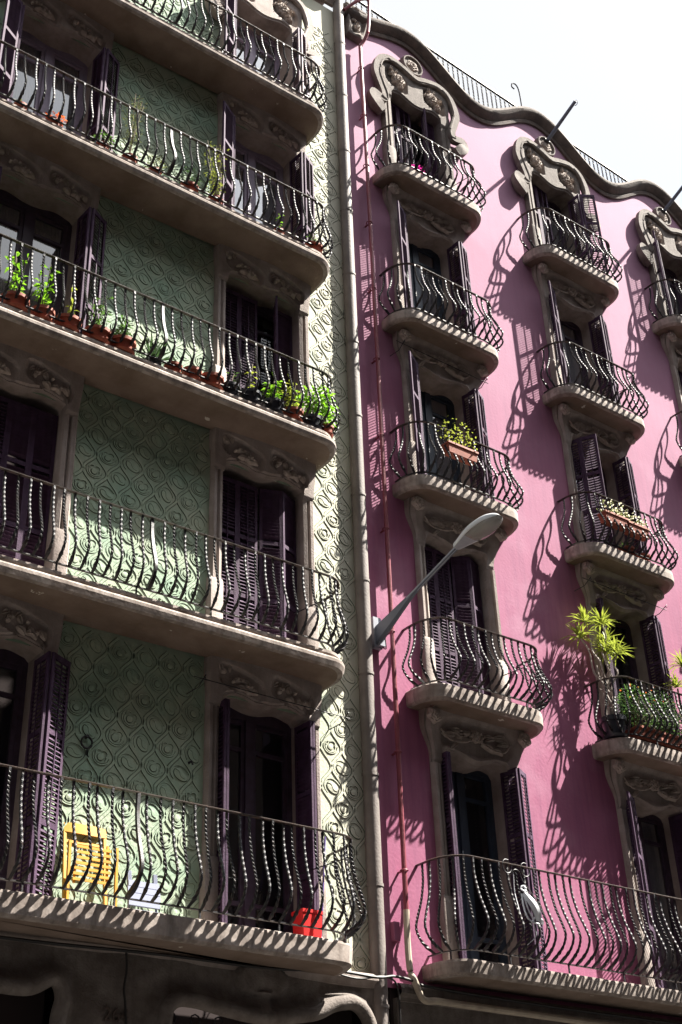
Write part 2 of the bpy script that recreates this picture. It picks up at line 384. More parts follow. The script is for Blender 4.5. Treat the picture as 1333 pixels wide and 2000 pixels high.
for c in GC:
    for i in range(1, 5): add_surround(grn, c, GT[i], GS[i-1]-.50, GS[i-1]+.02, 'g')
for c in PC:
    for i in range(1, 5): add_surround(pnk, c, PT[i], PS[i-1]-.62, PS[i-1]+.01, 'p')
# pediment windows on the top floor
HOOD = [(0, 22.5), (.3, 22.6), (.62, 22.66), (.88, 22.5), (1.0, 22.12), (.93, 21.82), (.84, 21.55), (.86, 21.38), (1.0, 21.40), (1.10, 21.42), (1.14, 21.30), (1.04, 21.14), (.90, 21.02)]
def pediment(b, c, zb, dz=0, m='stone_old'):
    zl = 21.72+dz
    def tf(x): 
        a = abs(x); return 22.46+.14*sstep(.1, .6, a)-.62*sstep(.66, .98, a)*.6+dz-zl
    def hf(x, z, v):
        p = .10+.02*v
        for sg in (-1, 1):
            d = ((x-sg*.47)/.27)**4+((z-.46+(x-sg*.45)*.25)/.22)**4
            p -= .055*(1-sstep(.5, 1.2, d))
        return p
    me = surround_mesh(POW, .84, zb-zl, 0, 22.5-zl, lambda x: pbottom(x)+.03, hf, .03, m, topf=tf, jp=.07)
    s = link('window_surround', me, b, (c, 0, zl))
    g = MB(); pts = [(-a, -.10, z+dz-zl) for a, z in HOOD[::-1]]+[(a, -.10, z+dz-zl) for a, z in HOOD[1:]]
    path = catmull(pts, 5); n = len(path)
    sec = [(.085, -.08), (.085, .03), (.06, .062), (.0, .07), (-.06, .055), (-.085, .02), (-.085, -.08)]
    g.sweep(path, sec, up=Vector((0, 1, 0)), scale=lambda t: 1+.5*gauss(t, .04, .035)+.5*gauss(t, .96, .035)-.1)
    path2 = [Vector((p.x*.93, p.y-.06, p.z-.05 if abs(p.x) < .7 else p.z)) for p in path[n//6:-n//6]]
    g.tube(path2, .028, 6)
    g.build('hood_moulding', m, s)
    for sg in (-1, 1):
        link('carved_rosette', ROSE, s, (sg*.42, -.085, .52), (0, R_(20*sg), 0), (1.15, 1.3, 1.15))
        link('carved_leaves', PANELS[0], s, (sg*.47+.02, -.082, .43), (0, R_(38), 0), (.92, 1.4, 1.3))
        link('carved_leaves', PANELS[1], s, (sg*.46, -.08, .53), (0, R_(-20*sg), 0), (.75, 1.3, 1.0))
    g = MB(); P = []
    for i in range(24):
        a = i/24*6.283; P.append([(math.cos(a)*r*.26, -y, math.sin(a)*r*.27) for r, y in ((1.02, -.02), (1, .05), (.93, .10), (.85, .10), (.78, .06), (.4, .06), (.01, .06))])
    g.grid(P, closeu=True); md = g.build('medallion', m, s, loc=(0.02, 0, 22.98+dz-zl))
    # ornaments of the medallion are on the surround (parts go two deep only)
    link('carved_rosette', ROSE_S, s, (.02, -.06, 22.98+dz-zl), None, (1.7, 1, 1.7))
    return s
for c in PC[:3]: pediment(pnk, c, PT[0])
for c in GC: pediment(grn, c, GT[0], .08, 'stone')

# ---- french windows behind the openings
def window(b, c, zb, zt, ow, frame='frame', curtain=None, blue=False):
    H = zt-zb+.12; y = .34; g = MB(); f = .07
    g.box(-ow-.04, -ow+f, y-.03, y+.05, 0, H); g.box(ow-f, ow+.04, y-.03, y+.05, 0, H); g.box(-ow-.04, ow+.04, y-.032, y+.05, H-.2, H)
    g.box(-.06, .06, y-.05, y+.04, 0, H-.2)
    for sg in (-1, 1):
        a, d = (-ow+f, -.06) if sg < 0 else (.06, ow-f)
        g.box(a, a+.05, y-.02, y+.03, .0, H-.2); g.box(d-.05, d, y-.02, y+.03, .0, H-.2)
        for z in (0, .55, H-.62, H-.26): g.box(a+.05, d-.05, y-.022, y+.028, z, z+(.16 if z == 0 else .05))
    w = g.build('window', frame, b, smooth=0, loc=(c, 0, zb-.01))
    for sg in (-1, 1):
        a, d = (-ow+f+.05, -.11) if sg < 0 else (.11, ow-f-.05)
        g = MB(); g.add([(a, y+.01, .1), (d, y+.01, .1), (d, y+.01, H-.22), (a, y+.01, H-.22)], [(0, 1, 2, 3)]); g.build('pane', 'glassbright' if curtain else 'glass', w, smooth=0)
        if curtain:
            P = [[(a+(d-a)*i/40, y+.07+.012*math.sin(i*1.7)+.006*math.sin(i*.6+zb), z) for z in (.05, H-.2)] for i in range(41)]
            g = MB(); g.grid(P); g.build('curtain', curtain, w)
    return w
WIN = {}
for ci, c in enumerate(PC):
    for i in range(5):
        cu = {(0, 1): 'curtain', (1, 1): 'curtain', (1, 4): 'curtaindim', (2, 1): 'curtaindim', (0, 2): 'curtain', (2, 0): 'curtaindim', (1, 2): 'curtaindim', (1, 0): 'curtaindim'}.get((ci, i))
        fr = 'frameblue' if (ci, i) in ((0, 2), (0, 1), (0, 4)) else 'frame'
        window(pnk, c, PT[i], ptop(i), POW, fr, cu)
for ci, c in enumerate(GC):
    for i in range(5):
        cu = 'curtain' if i in (0, 1) else ('curtaindim' if i == 2 and ci == 1 else None)
        window(grn, c, GT[i], gtop(i), GOW, 'framelight' if i < 2 else 'frame', cu)

# ---- louvred shutters
def slat_mesh(x0, x1, m):
    g = MB(); g.box(x0, x1, -.004, .004, -.031, .031, T=Matrix.Rotation(R_(-36), 4, 'X')); return g.mesh('slat', m, 0)
SLATS = {}; budget = {}
def leaf_frame(w, H, m, y=0):
    g = MB(); s = .042; t = .016
    g.box(0, s, -t, t, 0, H); g.box(w-s, w, -t, t, 0, H)
    for z0, z1 in ((0, .10), (.86, .93), (H*.66, H*.66+.06), (H-.07, H)): g.box(s, w-s, -t+.002, t-.002, z0, z1)
    g.box(w/2-.007, w/2+.007, -t-.008, -t+.004, .1, H-.07)
    return g
def shutter_leaf(b, T, w, H, m='shutter'):
    # T maps leaf space (x along width from hinge, y outward normal, z up) to building space
    key = (round(w, 3), round(H, 3), m)
    if key not in SLATS:
        SLATS[key] = (leaf_frame(w, H, m).mesh('shutter', m, 0), slat_mesh(.042, w-.042, m))
    fm, sm = SLATS[key]
    o = link('shutter', fm, b); o.matrix_local = T
    zs = [z for z in np.arange(.13, H-.09, .052) if not (.83 < z < .95 or H*.66-.03 < z < H*.66+.08)]
    for z in zs:
        n = budget.setdefault(b.name, 0)
        if n < 300:
            budget[b.name] += 1; s = link('slat', sm, o, (0, 0, float(z)))
        else:
            X = T @ Matrix.Translation((0, 0, float(z)))
            extra.setdefault((b.name, m), MB()).add([X @ v.co for v in sm.vertices], [tuple(p.vertices) for p in sm.polygons])
    return o
extra = {}
def place(x, y, z, ang): return Matrix.Translation((x, y, z)) @ Matrix.Rotation(ang, 4, 'Z')
def shutters(b, c, zb, zt, ow, left, right, m='shutter', mr=None):
    H = zt-zb-.03; w = ow/2-.004; z = zb+.02
    for sg, st in ((-1, left), (1, right)):
        mm = mr if (mr and sg > 0) else m
        hx = c+sg*(ow-.01); hy = .13
        # direction along leaf as angle from +x
        def leaf(x, y, ang): 
            shutter_leaf(b, place(x, y, z, ang), w, H, mm); return x+w*math.cos(ang), y+w*math.sin(ang)
        base = math.pi if sg > 0 else 0           # pointing to the centre of the opening
        def A(deg): # deg measured from 'closed' swinging outwards to the street
            return base+(R_(deg) if sg > 0 else -R_(deg))
        if st == 'closed': x, y = leaf(hx, hy, A(0)); leaf(x, y, A(0))
        elif st == 'zig': x, y = leaf(hx, hy, A(22)); leaf(x, y, A(-22))
        elif st == 'ajar': x, y = leaf(hx, hy, A(2)); leaf(x, y, A(62))
        elif st == 'folded': x, y = leaf(hx, hy-.05, A(94)); leaf(x+sg*.035, y, A(208 if sg > 0 else 150))
        elif st == 'foldang': x, y = leaf(hx, hy-.05, A(92)); leaf(x+sg*.035, y, A(150))
        elif st == 'perp': x, y = leaf(hx, hy, A(92)); leaf(x-sg*.04, y, A(-86))
        elif st == 'half': x, y = leaf(hx, hy, A(70)); leaf(x, y, A(60))
def pl(ci, i, l, r, **k): shutters(pnk, PC[ci], PT[i], ptop(i)-.08, POW, l, r, **k)
def gl(ci, i, l, r, **k): shutters(grn, GC[ci], GT[i], gtop(i)-.10, GOW, l, r, **k)
pl(0, 4, 'perp', 'folded'); pl(0, 3, 'closed', 'zig'); pl(0, 2, 'folded', 'folded'); pl(0, 1, 'folded', 'folded'); pl(0, 0, 'closed', 'ajar')
gl(2, 4, 'perp', 'perp'); gl(1, 4, 'closed', 'folded'); gl(2, 3, 'closed', 'zig'); gl(1, 3, 'closed', 'closed')
pl(1, 4, 'folded', 'perp'); pl(1, 3, 'perp', 'folded'); pl(1, 2, 'half', 'folded'); pl(1, 1, 'folded', 'folded'); pl(1, 0, 'closed', 'foldang')
gl(2, 2, 'closed', 'ajar'); gl(1, 2, 'folded', 'folded'); gl(2, 1, 'folded', 'folded'); gl(1, 1, 'folded', 'folded'); gl(2, 0, 'folded', 'folded', mr='shutter_old'); gl(1, 0, 'folded', 'folded')
pl(2, 0, 'folded', 'folded'); pl(2, 1, 'closed', 'closed'); pl(2, 2, 'closed', 'folded'); pl(2, 3, 'closed', 'closed')
for (bn, m), g in extra.items():
    o = g.build('slats', m, bpy.data.objects[bn], smooth=0); o['kind'] = 'stuff'

# ---- balconies
def plan(x0, x1, p, rx=.36, n=9, inset=0., y0=0.):
    x0 += inset; x1 -= inset; p -= inset; ry = min(p*.85, .45); pts = [Vector((x0, -y0, 0)), Vector((x0, -(p-ry)*.5, 0))]
    for k in range(n): a = k/(n-1)*math.pi/2; pts.append(Vector((x0+rx-rx*math.cos(a), -(p-ry)-ry*math.sin(a), 0)))
    m = max(2, int((x1-x0)/.3))
    for k in range(1, m): pts.append(Vector((x0+rx+(x1-x0-2*rx)*k/m, -p, 0)))
    for k in range(n): a = (1-k/(n-1))*math.pi/2; pts.append(Vector((x1-rx+rx*math.cos(a), -(p-ry)-ry*math.sin(a), 0)))
    pts += [Vector((x1, -(p-ry)*.5, 0)), Vector((x1, -y0, 0))]
    return pts
def resample(pts, step, s0=0):
    L = [0]
    for a, b in zip(pts, pts[1:]): L.append(L[-1]+(b-a).length)
    n = round((L[-1]-2*s0)/step); r = []
    for k in range(n+1):
        d = s0+(L[-1]-2*s0)*k/n; j = 0
        while j < len(pts)-2 and L[j+1] < d: j += 1
        t = (d-L[j])/(L[j+1]-L[j]); p = pts[j].lerp(pts[j+1], t)
        j0, j1 = max(0, j-1), min(len(pts)-1, j+2); T = (pts[j1]-pts[j0]).normalized(); r.append((p, Vector((T.y, -T.x, 0))*1))
    return r
PROF_P = [(0, 0), (.012, 0), (.018, .02), (.018, .05), (.006, .075), (.0, .5), (.002, .8), (-.012, 1)]
def slab(b, x0, x1, p, zb, zt, kind):
    T = zt-zb
    if kind == 'g': prof = [(.04, zt), (.012, zt-.01), (.012, zt-.05), (.035, zt-.072), (.03, zt-.088), (-.012, zt-.098), (-.03, zt-.125), (-.028, zt-.165), (-.008, zb+.012), (.04, zb), (.1, zb-.004)]
    elif kind == 't5': prof = [(.03, zt+.01), (0, zt), (-.006, zt-.03), (0, (zt+zb)/2), (.006, zb+.03), (.03, zb+.004), (.08, zb), (.14, zb)]
    else: prof = [(.02, zt), (0, zt-.02), (-.004, zt-.1), (0, zb+.03), (.02, zb+.004), (.06, zb), (.1, zb)]
    g = MB(); rows = []
    for ins, z in prof:
        pts = plan(x0, x1, p, inset=ins, y0=-.04); rows.append([(q.x, q.y, z+(.004*noise.noise((q.x*3, q.y*3, z)) if z > zb+.02 else 0)) for q in pts])
    n = len(rows[0])
    for k, (r0, r1) in enumerate(zip(rows, rows[1:])):
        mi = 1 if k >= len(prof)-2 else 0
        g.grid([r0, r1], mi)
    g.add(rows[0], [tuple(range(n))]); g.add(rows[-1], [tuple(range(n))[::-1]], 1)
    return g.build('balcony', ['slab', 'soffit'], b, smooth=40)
def baluster_mesh(H, belly, kind=0, foot=-.07):
    pr = catmull([(0, 0, H), (0, .0, H*.93), (0, -belly*.04, H*.80), (0, -belly*.32, H*.58), (0, -belly*.80, H*.38), (0, -belly, H*.24), (0, -belly*.62, H*.11), (0, -foot*-.4*-1*0-foot*0+(.0), H*.035), (0, -foot*1.0, 0)], 9)
    # the foot curls back to the slab edge
    pr = catmull([(0, 0, H), (0, 0, H*.92), (0, -belly*.05, H*.78), (0, -belly*.35, H*.57), (0, -belly*.82, H*.37), (0, -belly, H*.25), (0, -belly*.70, H*.14), (0, -belly*.12, H*.06), (0, -foot, .0)], 9)
    s = .0125 if kind != 2 else .019; n = len(pr); g = MB()
    L = [0]
    for a, b_ in zip(pr, pr[1:]): L.append(L[-1]+(b_-a).length)
    tot = L[-1]; hand = 1 if kind == 0 else -1
    # twist between 8 % and 86 % of the length
    path = []; tw = []
    N = 74
    for i in range(N+1):
        d = tot*i/N; j = 0
        while j < n-2 and L[j+1] < d: j += 1
        path.append(pr[j].lerp(pr[j+1], (d-L[j])/max(1e-6, L[j+1]-L[j])))
        q = i/N; a = 0
        if kind != 2: a = hand*(min(max(q-.03, 0), .75)*tot/(.105 if kind == 0 else .14)*math.pi*1.0+ (min(max(q-.78, 0), .14))*tot/.16*math.pi)
        tw.append(a)
    g.sweep(path, [(s, s), (-s, s), (-s, -s), (s, -s)], up=Vector((1, 0, 0)), twist=lambda i: tw[i], scale=lambda t: 1.0 if t < .8 else 1+.35*math.sin((t-.8)/.2*math.pi))
    return g.mesh('baluster', 'iron', 0 if kind != 2 else 40)
BAL = {}
def railing(bal, x0, x1, p, zf, zr, belly, step=.148, foot=-.07, thick=()):
    H = zr-zf-.02; key = (round(H, 3), belly, foot)
    if key not in BAL: BAL[key] = [baluster_mesh(H, belly, k, foot) for k in (0, 1, 2)]
    pts = plan(x0, x1, p)
    fine = [q for q, n_ in resample(pts, .05)]
    g = MB(); g.sweep([q+Vector((0, 0, zr)) for q in fine], [(-.022, -.004), (.022, -.004), (.024, .006), (.012, .014), (-.012, .014), (-.024, .006)])
    g.build('handrail', 'ironrail', bal)
    g = MB(); pf = [q for q, n_ in resample(plan(x0-foot*-1 if False else x0, x1, p, inset=-foot*1.0 if foot < 0 else 0), .06)]
    g.sweep([q+Vector((0, 0, zf+.012)) for q in pf], [(-.017, -.006), (.017, -.006), (.017, .006), (-.017, .006)])
    nb = resample(pts, step, .13)
    # small legs under the foot bar
    for k in range(2, len(nb)-1, 7):
        q, n_ = nb[k]; c = q+n_*foot; g.box(-.009, .009, -.009, .009, -.10, .01, T=Matrix.Translation((c.x, c.y, zf)))
    g.build('foot_rail', 'iron', bal)
    for k, (q, n_) in enumerate(nb):
        a = math.atan2(n_.x, -n_.y)
        o = link('baluster', BAL[key][2 if k in thick else k % 2], bal, (q.x, q.y, zf+.012), (R_(random.uniform(-1.2, 1.2)), R_(random.uniform(-1, 1)), a+random.uniform(-.12, .12)))
    # wall stay at the right end
    g = MB(); g.tube([(x1-.3, -p+.02, zr-.28), (x1-.45, -.02, zr-.30)], .008, 5); g.build('stay', 'iron', bal)
for i in range(5):
    s = slab(grn, -6.97, -.80, .68, GS[i]-(.03 if i == 4 else 0), GT[i], 'g' if i < 4 else 't5')
    railing(s, -6.99, -.80 if i == 4 else -.82, .69 if i < 4 else .73, GT[i]+(.10 if i < 4 else .10), GT[i]+(1.03 if i < 3 else 1.08 if i == 3 else 1.23), .115 if i < 4 else .15, foot=-.065 if i < 4 else -.09, thick=(24,))
for ci, c in enumerate(PC[:3]):
    for i in range(4):
        s = slab(pnk, c-1.15, c+1.18, .55, PS[i], PT[i], 'p')
        railing(s, c-1.12, c+1.12, .56 if i < 3 else .64, PT[i]+.05, PS[i]+1.2, .17 if i < 3 else .165, foot=-.04 if i < 3 else -.09, step=.135)
s = slab(pnk, .6, 10.2, .60, PS[4], PT[4], 't5')
railing(s, .62, 10.1, .66, PT[4]+.12, 6.74, .18, foot=-.10, step=.148)

# ---- pink parapet, roof railing, corner bracket
g = MB(); xs = [.10+i*.08 for i in range(198)]
secp = [(-.16, .02), (-.02, .16), (.05, .17), (.10, .20), (.20, .24), (.26, .20), (.28, .10), (.28, -.12), (.05, -.25)]
rows = []
for x in xs:
    t = Vector((.1, 0, par(x+.05)-par(x-.05))).normalized(); nrm = Vector((-t.z, 0, t.x))
    rows.append([(x+nrm.x*(a-.10), -p_, par(x)+nrm.z*(a*1.35-.10)+.0) for a, p_ in [(0.02, -.02), (.02, .045), (.065, .065), (.09, .05), (.12, .10), (.17, .17), (.22, .20), (.265, .19), (.285, .13), (.29, -.30), (-.2, -.30)]])
g.grid(rows); g.build('parapet_coping', 'stone_dark', pnk)
g = MB(); g.box(.1, 16, .12, .14, 24.12, 24.12+.03)
rail_z = lambda x: 24.72-.07*(x-1)
g = MB(); g.sweep([(x, .35, rail_z(x)) for x in np.arange(.2, 16, .5)], [(-.025, -.018), (.025, -.018), (.025, .018), (-.025, .018)])
g.sweep([(x, .35, rail_z(x)-1.35) for x in np.arange(.2, 16, .5)], [(-.015, -.01), (.015, -.01), (.015, .01), (-.015, .01)])
rr = g.build('roof_railing', 'iron', pnk)
g = MB(); N = 40; g.sweep([(0, 0, -1.34*k/N) for k in range(N+1)], [(.012, .012), (-.012, .012), (-.012, -.012), (.012, -.012)], twist=lambda i: i*.55); pk = g.mesh('picket', 'iron', 0)
x = .25
while x < 12: link('picket', pk, rr, (x, .35, rail_z(x))); x += .135
g = MB(); g.tube(catmull([(5.38, .35, rail_z(5.3)-.1), (5.37, .35, 25.0), (5.30, .35, 25.2), (5.18, .35, 25.18), (5.15, .35, 25.05), (5.22, .35, 25.02)], 5), .016, 6); g.build('iron_scroll', 'iron', pnk)
g = MB()   # carved corner bracket at the top left
P = []
for i in range(22):
    row = []
    for j in range(22):
        u, v = i/21, j/21; x = .13+.56*u*(1-.35*v*v); z = 23.72-.98*v; d = max(abs(u-.5), abs(v-.5))*2
        p = .14*(1-sstep(.88, 1., d))+.03*math.sin(9*u+5*v)*math.sin(8*v-4*u)*(1-sstep(.7, .95, d))-.05*(1-sstep(.5, .8, d))
        row.append((x, -p+(.02 if d > .99 else 0), z))
    P.append(row)
g.grid(P); cb = g.build('corner_bracket', 'stone_old', pnk)
link('carved_rosette', ROSE, cb, (.36, -.10, 23.45), None, (1, 1, 1)); link('carved_leaves', PANELS[1], cb, (.38, -.08, 23.1), (0, R_(55), 0), (.8, 1, .9))

# ---- stone wave course and ground floor
def arcd(x, z, pts):
    return float(np.sqrt(((np.array(pts)-(x, z))**2).sum(1)).min())
ROLL = [(q.x, q.z) for q in catmull([(-5.9, 0, 4.62), (-5.2, 0, 4.66), (-4.7, 0, 4.66), (-4.42, 0, 4.78), (-4.30, 0, 4.62), (-4.34, 0, 4.3), (-4.36, 0, 3.2)], 10)]
ROLL2 = [(q.x, q.z) for q in catmull([(-3.12, 0, 3.2), (-3.12, 0, 4.4), (-3.02, 0, 4.68), (-2.75, 0, 4.72), (-2.3, 0, 4.66), (-1.85, 0, 4.63), (-1.2, 0, 4.72), (-.85, 0, 4.86), (-.55, 0, 4.88), (-.36, 0, 4.66), (-.33, 0, 4.2), (-.33, 0, 3.2)], 10)]
def ghf(x, z):
    p = .10+.02*noise.noise((x*1.3, 0, z*1.3))
    d = arcd(x, z, ROLL); p += .10*gauss(d, 0, .09)-.03*gauss(d, .22, .09)
    d2 = arcd(x, z, ROLL2); p += .10*gauss(d2, 0, .08)-.03*gauss(d2, .2, .09)
    dm = math.hypot((x+1.87)/.36, (z-5.0-.02)/.24)
    if z > 4.86: p += .07*(1-sstep(.8, 1.05, dm))-.03*gauss(math.hypot((x+1.87)/.22, (z-4.9)/.1), 0, .9)
    if abs(x+1.85) < .12 and z < 4.9: p += .05*(1-sstep(.05, .11, abs(x+1.85)))
    return p
def gopen(x, z):
    for R0, xa, xb in ((ROLL2, -3.11, -.34), (ROLL, -8, -4.33)):
        if xa < x < xb:
            q = min([p for p in R0 if p[1] > 4.45], key=lambda p: abs(p[0]-x))
            if z < q[1]-.0: return True
    return False
g = MB(); X = np.arange(-7.0, -.14, .035); Z = np.arange(3.2, 5.22, .035); idx = {}
for i, x in enumerate(X):
    for j, z in enumerate(Z):
        idx[i, j] = len(g.v); g.v.append((float(x), -ghf(x, z), float(z)))
for i in range(len(X)-1):
    for j in range(len(Z)-1):
        if gopen(X[i]+.017, Z[j]+.017): continue
        g.f.append((idx[i, j], idx[i+1, j], idx[i+1, j+1], idx[i, j+1])); g.mi.append(0)
gf = g.build('ground_floor_facing', 'stone_dark', grn, smooth=60)
gf.data.materials[0] = M['stone_old']
for R0 in (ROLL, ROLL2):
    g = MB(); g.sweep([(x, -.13, z) for x, z in R0], [(.085*math.cos(a), .085*math.sin(a)) for a in [k/12*6.283 for k in range(12)]], up=Vector((0, 1, 0))); g.build('roll_moulding', 'stone_old', grn)
g = MB(); g.box(-3.2, -.3, .30, .34, .13, 4.9); g.box(-7, -4.3, .30, .34, .13, 4.8); g.build('shopfront_recess', 'room', grn, smooth=0)
g = MB()
for k in range(9): 
    cx = -2.95+k*.30; g.tube([(cx+.06*math.cos(a/8*6.283), .02, 4.55+.06*math.sin(a/8*6.283)) for a in range(9)], .009, 5)
g.box(-3.0, -.5, .01, .03, 4.47, 4.49); g.build('shopfront_grille', 'iron', grn, smooth=0)
g = MB(); g.box(-14, -.14, -.10, .3, 0.13, 3.22); g.build('plinth_wall', 'stone_old', grn, smooth=0)
g = MB(); g.box(.12, 16, -.06, .3, 0.13, 5.04); g.build('ground_floor_facing', 'stone_old', pnk, smooth=0)
def course(name, x0, x1, z0, b, m, pr):
    g = MB(); g.grid([[(x, -p_, z0+z) for p_, z in pr] for x in np.linspace(x0, x1, 40)]); return g.build(name, m, b)
course('string_course', -7, -.14, 5.12, grn, 'stone', [(.0, .16), (.12, .14), (.15, .10), (.15, .06), (.11, .02), (.10, -.02), (.0, -.03)])
course('string_course', .12, 16, 5.02, pnk, 'stone_old', [(.0, .2), (.12, .18), (.16, .12), (.16, .06), (.10, .02), (.09, -.02), (.0, -.03)])
# house number
f = bpy.data.curves.new('house_number', 'FONT'); f.body = '264'; f.size = .20; f.extrude = .008; f.align_x = 'CENTER'
f.materials.append(M['stone_dark']); ot = bpy.data.objects.new('tmp', f); COL.objects.link(ot)
dg = bpy.context.evaluated_depsgraph_get(); me = bpy.data.meshes.new_from_object(ot.evaluated_get(dg)); me.name = 'house_number'; bpy.data.objects.remove(ot)
o = link('house_number', me); o.parent = grn; o.location = (-3.68, -.115, 4.42); o.rotation_euler = (R_(90), 0, 0)

# ---- grey column between the houses
g = MB(); path = [(-.185+.155*t, -.07, 0.1+(GRN_H+.6)*t) for t in np.linspace(0, 1, 40)]
sec = [(.105*math.cos(a), .10*math.sin(a)) for a in [k/14*6.283 for k in range(14)]]
cz = [p[2] for p in path]
g.grid([[(p[0]+a, p[1]-b*(1), p[2]) for a, b in sec+[sec[0]]] for p in path])
for k in range(13):
    z = 4.9+k*1.45; t = (z-.1)/(GRN_H+.6); cx = -.185+.155*t
    g.grid([[(cx+a*1.10, -.07-b*1.10, z+dz) for a, b in sec+[sec[0]]] for dz in (-.02, 0.02)])
colm = g.build('corner_column', 'column', grn)
g = MB(); g.grid([[(x, -p_, 23.42+z+.10*math.sin((x+1)*1.7)) for p_, z in [(0, -.12), (.05, -.1), (.08, -.04), (.14, .02), (.22, .10), (.24, .2), (.2, .26), (-.3, .27)]] for x in np.linspace(-8, -.12, 60)]); g.build('cornice', 'stone', grn)

# ---- rainwater pipe of the pink house
g = MB(); r = .034
g.tube(catmull([(.04, -.16, 23.30), (.30, -.30, 23.62), (.52, -.32, 23.80), (.56, -.30, 23.6), (.53, -.26, 22.95), (.50, -.20, 22.75), (.44, -.12, 22.55), (.42, -.12, 22.2), (.41, -.12, 19), (.36, -.12, 12), (.30, -.12, 6.1)], 6), r, 10)
dp = g.build('downpipe', 'pipe', pnk)
for z in (21.9, 20.6, 19.3, 17.9, 16.4, 14.9, 13.4, 11.7, 10.0, 8.2, 6.6):
    x = .30+.115*(z-6.1)/16.5; g = MB(); g.tube([(x+.05*math.cos(a), -.12+.05*math.sin(a), z) for a in [k/10*6.283 for k in range(11)]], .009, 5); g.box(x-.012, x+.012, -.08, .0, z-.01, z+.01)
    g.build('pipe_clamp', 'pipe', dp)
g = MB(); g.tube(catmull([(.30, -.12, 6.1), (.29, -.12, 5.7), (.28, -.15, 5.35), (.30, -.2, 5.22), (.42, -.2, 5.02), (.62, -.2, 5.02)], 6)+[Vector((16, -.2, 4.88))], .042, 10); g.build('lower_pipe', 'pipebeige', dp)
g = MB(); g.box(.13, .22, -.07, 0, 5.72, 5.95); g.build('meter_box', 'pink', pnk, smooth=0)

# ---- relief of the green wall
def in_patch(x, z):
    if not (-7.5 < x < -.15 and 5.35 < z < 22.6): return False
    for c in GC:
        if abs(x-c) < .86:
            for i in range(5):
                top = (GS[i-1]+.05) if i else 22.75
                if GT[i]-.05 < z < top: return False
            if z > 19: return False
    for i in range(5):
        if GS[i]-.02 < z < GT[i] and -7 < x < -.85: return False
    return True
A_, B_ = .345, .54
g = MB(); hgt = .010
zz = np.arange(5.3, 22.7, .0338)
for k in range(-46, 1):
    bx = (k+.5)*A_/2-.02; sgn = -1 if k % 2 else 1; run = []
    def flush(run):
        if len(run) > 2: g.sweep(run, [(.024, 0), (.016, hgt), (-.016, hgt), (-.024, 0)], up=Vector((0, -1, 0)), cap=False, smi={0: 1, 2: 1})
    for z in zz:
        x = bx+sgn*A_*.242*math.cos(2*math.pi*z/B_)
        if in_patch(x, z): run.append(Vector((x, .001, z)))
        else: flush(run); run = []
    flush(run)
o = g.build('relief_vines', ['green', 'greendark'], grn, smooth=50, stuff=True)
def line(g, pts, w, h, closed=False):
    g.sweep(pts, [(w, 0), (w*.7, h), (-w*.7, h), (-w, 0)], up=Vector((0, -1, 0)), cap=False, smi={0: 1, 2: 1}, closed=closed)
def relief_leaf():
    g = MB(); c, s = math.cos(R_(-40)), math.sin(R_(-40)); rows = []
    for q, h in ((1.04, 0), (.94, .011), (.5, .013), (.02, .015)):
        rows.append([(c*x-s*z, -h, s*x+c*z) for x, z in [(.100*q*math.cos(a)*(1+.10*math.cos(a)), .070*q*math.sin(a)) for a in [k/22*6.283 for k in range(23)]]])
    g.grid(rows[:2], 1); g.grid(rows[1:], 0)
    f = lambda a, m: (.100*m*math.cos(a)*(1+.12*math.cos(a)), .070*(m+.12)*math.sin(a))
    line(g, [(c*x-s*z, 0, s*x+c*z) for x, z in [f(a, 1.38) for a in np.linspace(1.0, 4.6, 18)]], .009, .009)
    rib = [(c*x-s*z, -.0135, s*x+c*z) for x, z in [(-.085+.16*k/12, .017*math.sin(k/12*6.283)) for k in range(13)]]
    line(g, rib, .0065, .004)
    return g
def relief_rose():
    g = MB(); rows = []
    for r, h in ((.047, 0), (.040, .012), (.02, .016), (.001, .016)): rows.append([(math.cos(a)*r-.01, -h, math.sin(a)*r-.01) for a in [k/16*6.283 for k in range(17)]])
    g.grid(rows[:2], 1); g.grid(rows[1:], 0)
    for r, a0, a1, dx, dz in ((.078, 2.4, 6.6, -.004, -.008), (.112, 2.6, 6.2, 0, 0), (.045, -1.0, 2.3, .035, .035), (.040, 1.0, 3.9, -.035, .045)):
        line(g, [(dx+r*math.cos(a), 0, dz+r*.9*math.sin(a)) for a in np.linspace(a0, a1, 20)], .009, .011)
    return g
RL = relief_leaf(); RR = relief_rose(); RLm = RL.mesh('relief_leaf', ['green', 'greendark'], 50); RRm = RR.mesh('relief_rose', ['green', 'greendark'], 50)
cells = []
for j in range(int(5.3/.27), int(22.7/.27)+1):
    for i in range(-24, 1):
        x = i*A_+(j % 2)*A_/2-.02; z = j*.27+.135*0
        if in_patch(x-.09, z-.05) and in_patch(x+.09, z+.05) and in_patch(x, z): cells.append(((i+(j//2)) % 2, x, z))
far = MB(); cnt = [0, 0]
cells.sort(key=lambda q: q[2]+abs(q[1]+3)*.3)
for kind, x, z in cells:
    if cnt[kind] < 290:
        cnt[kind] += 1; link(('relief_leaf', 'relief_rose')[kind], (RLm, RRm)[kind], grn, (x+random.uniform(-.008, .008), .001, z+random.uniform(-.008, .008)), (0, R_(random.uniform(-16, 16)), 0), (random.uniform(.9, 1.1), random.uniform(.65, 1.15), random.uniform(.9, 1.1)))
    else:
        src = (RL, RR)[kind]; n0 = len(far.v); far.add([(a+x, b+.001, c_+z) for a, b, c_ in src.v], src.f); far.mi[-len(src.f):] = src.mi
if far.v: far.build('relief_scrolls', ['green', 'greendark'], grn, smooth=50, stuff=True)
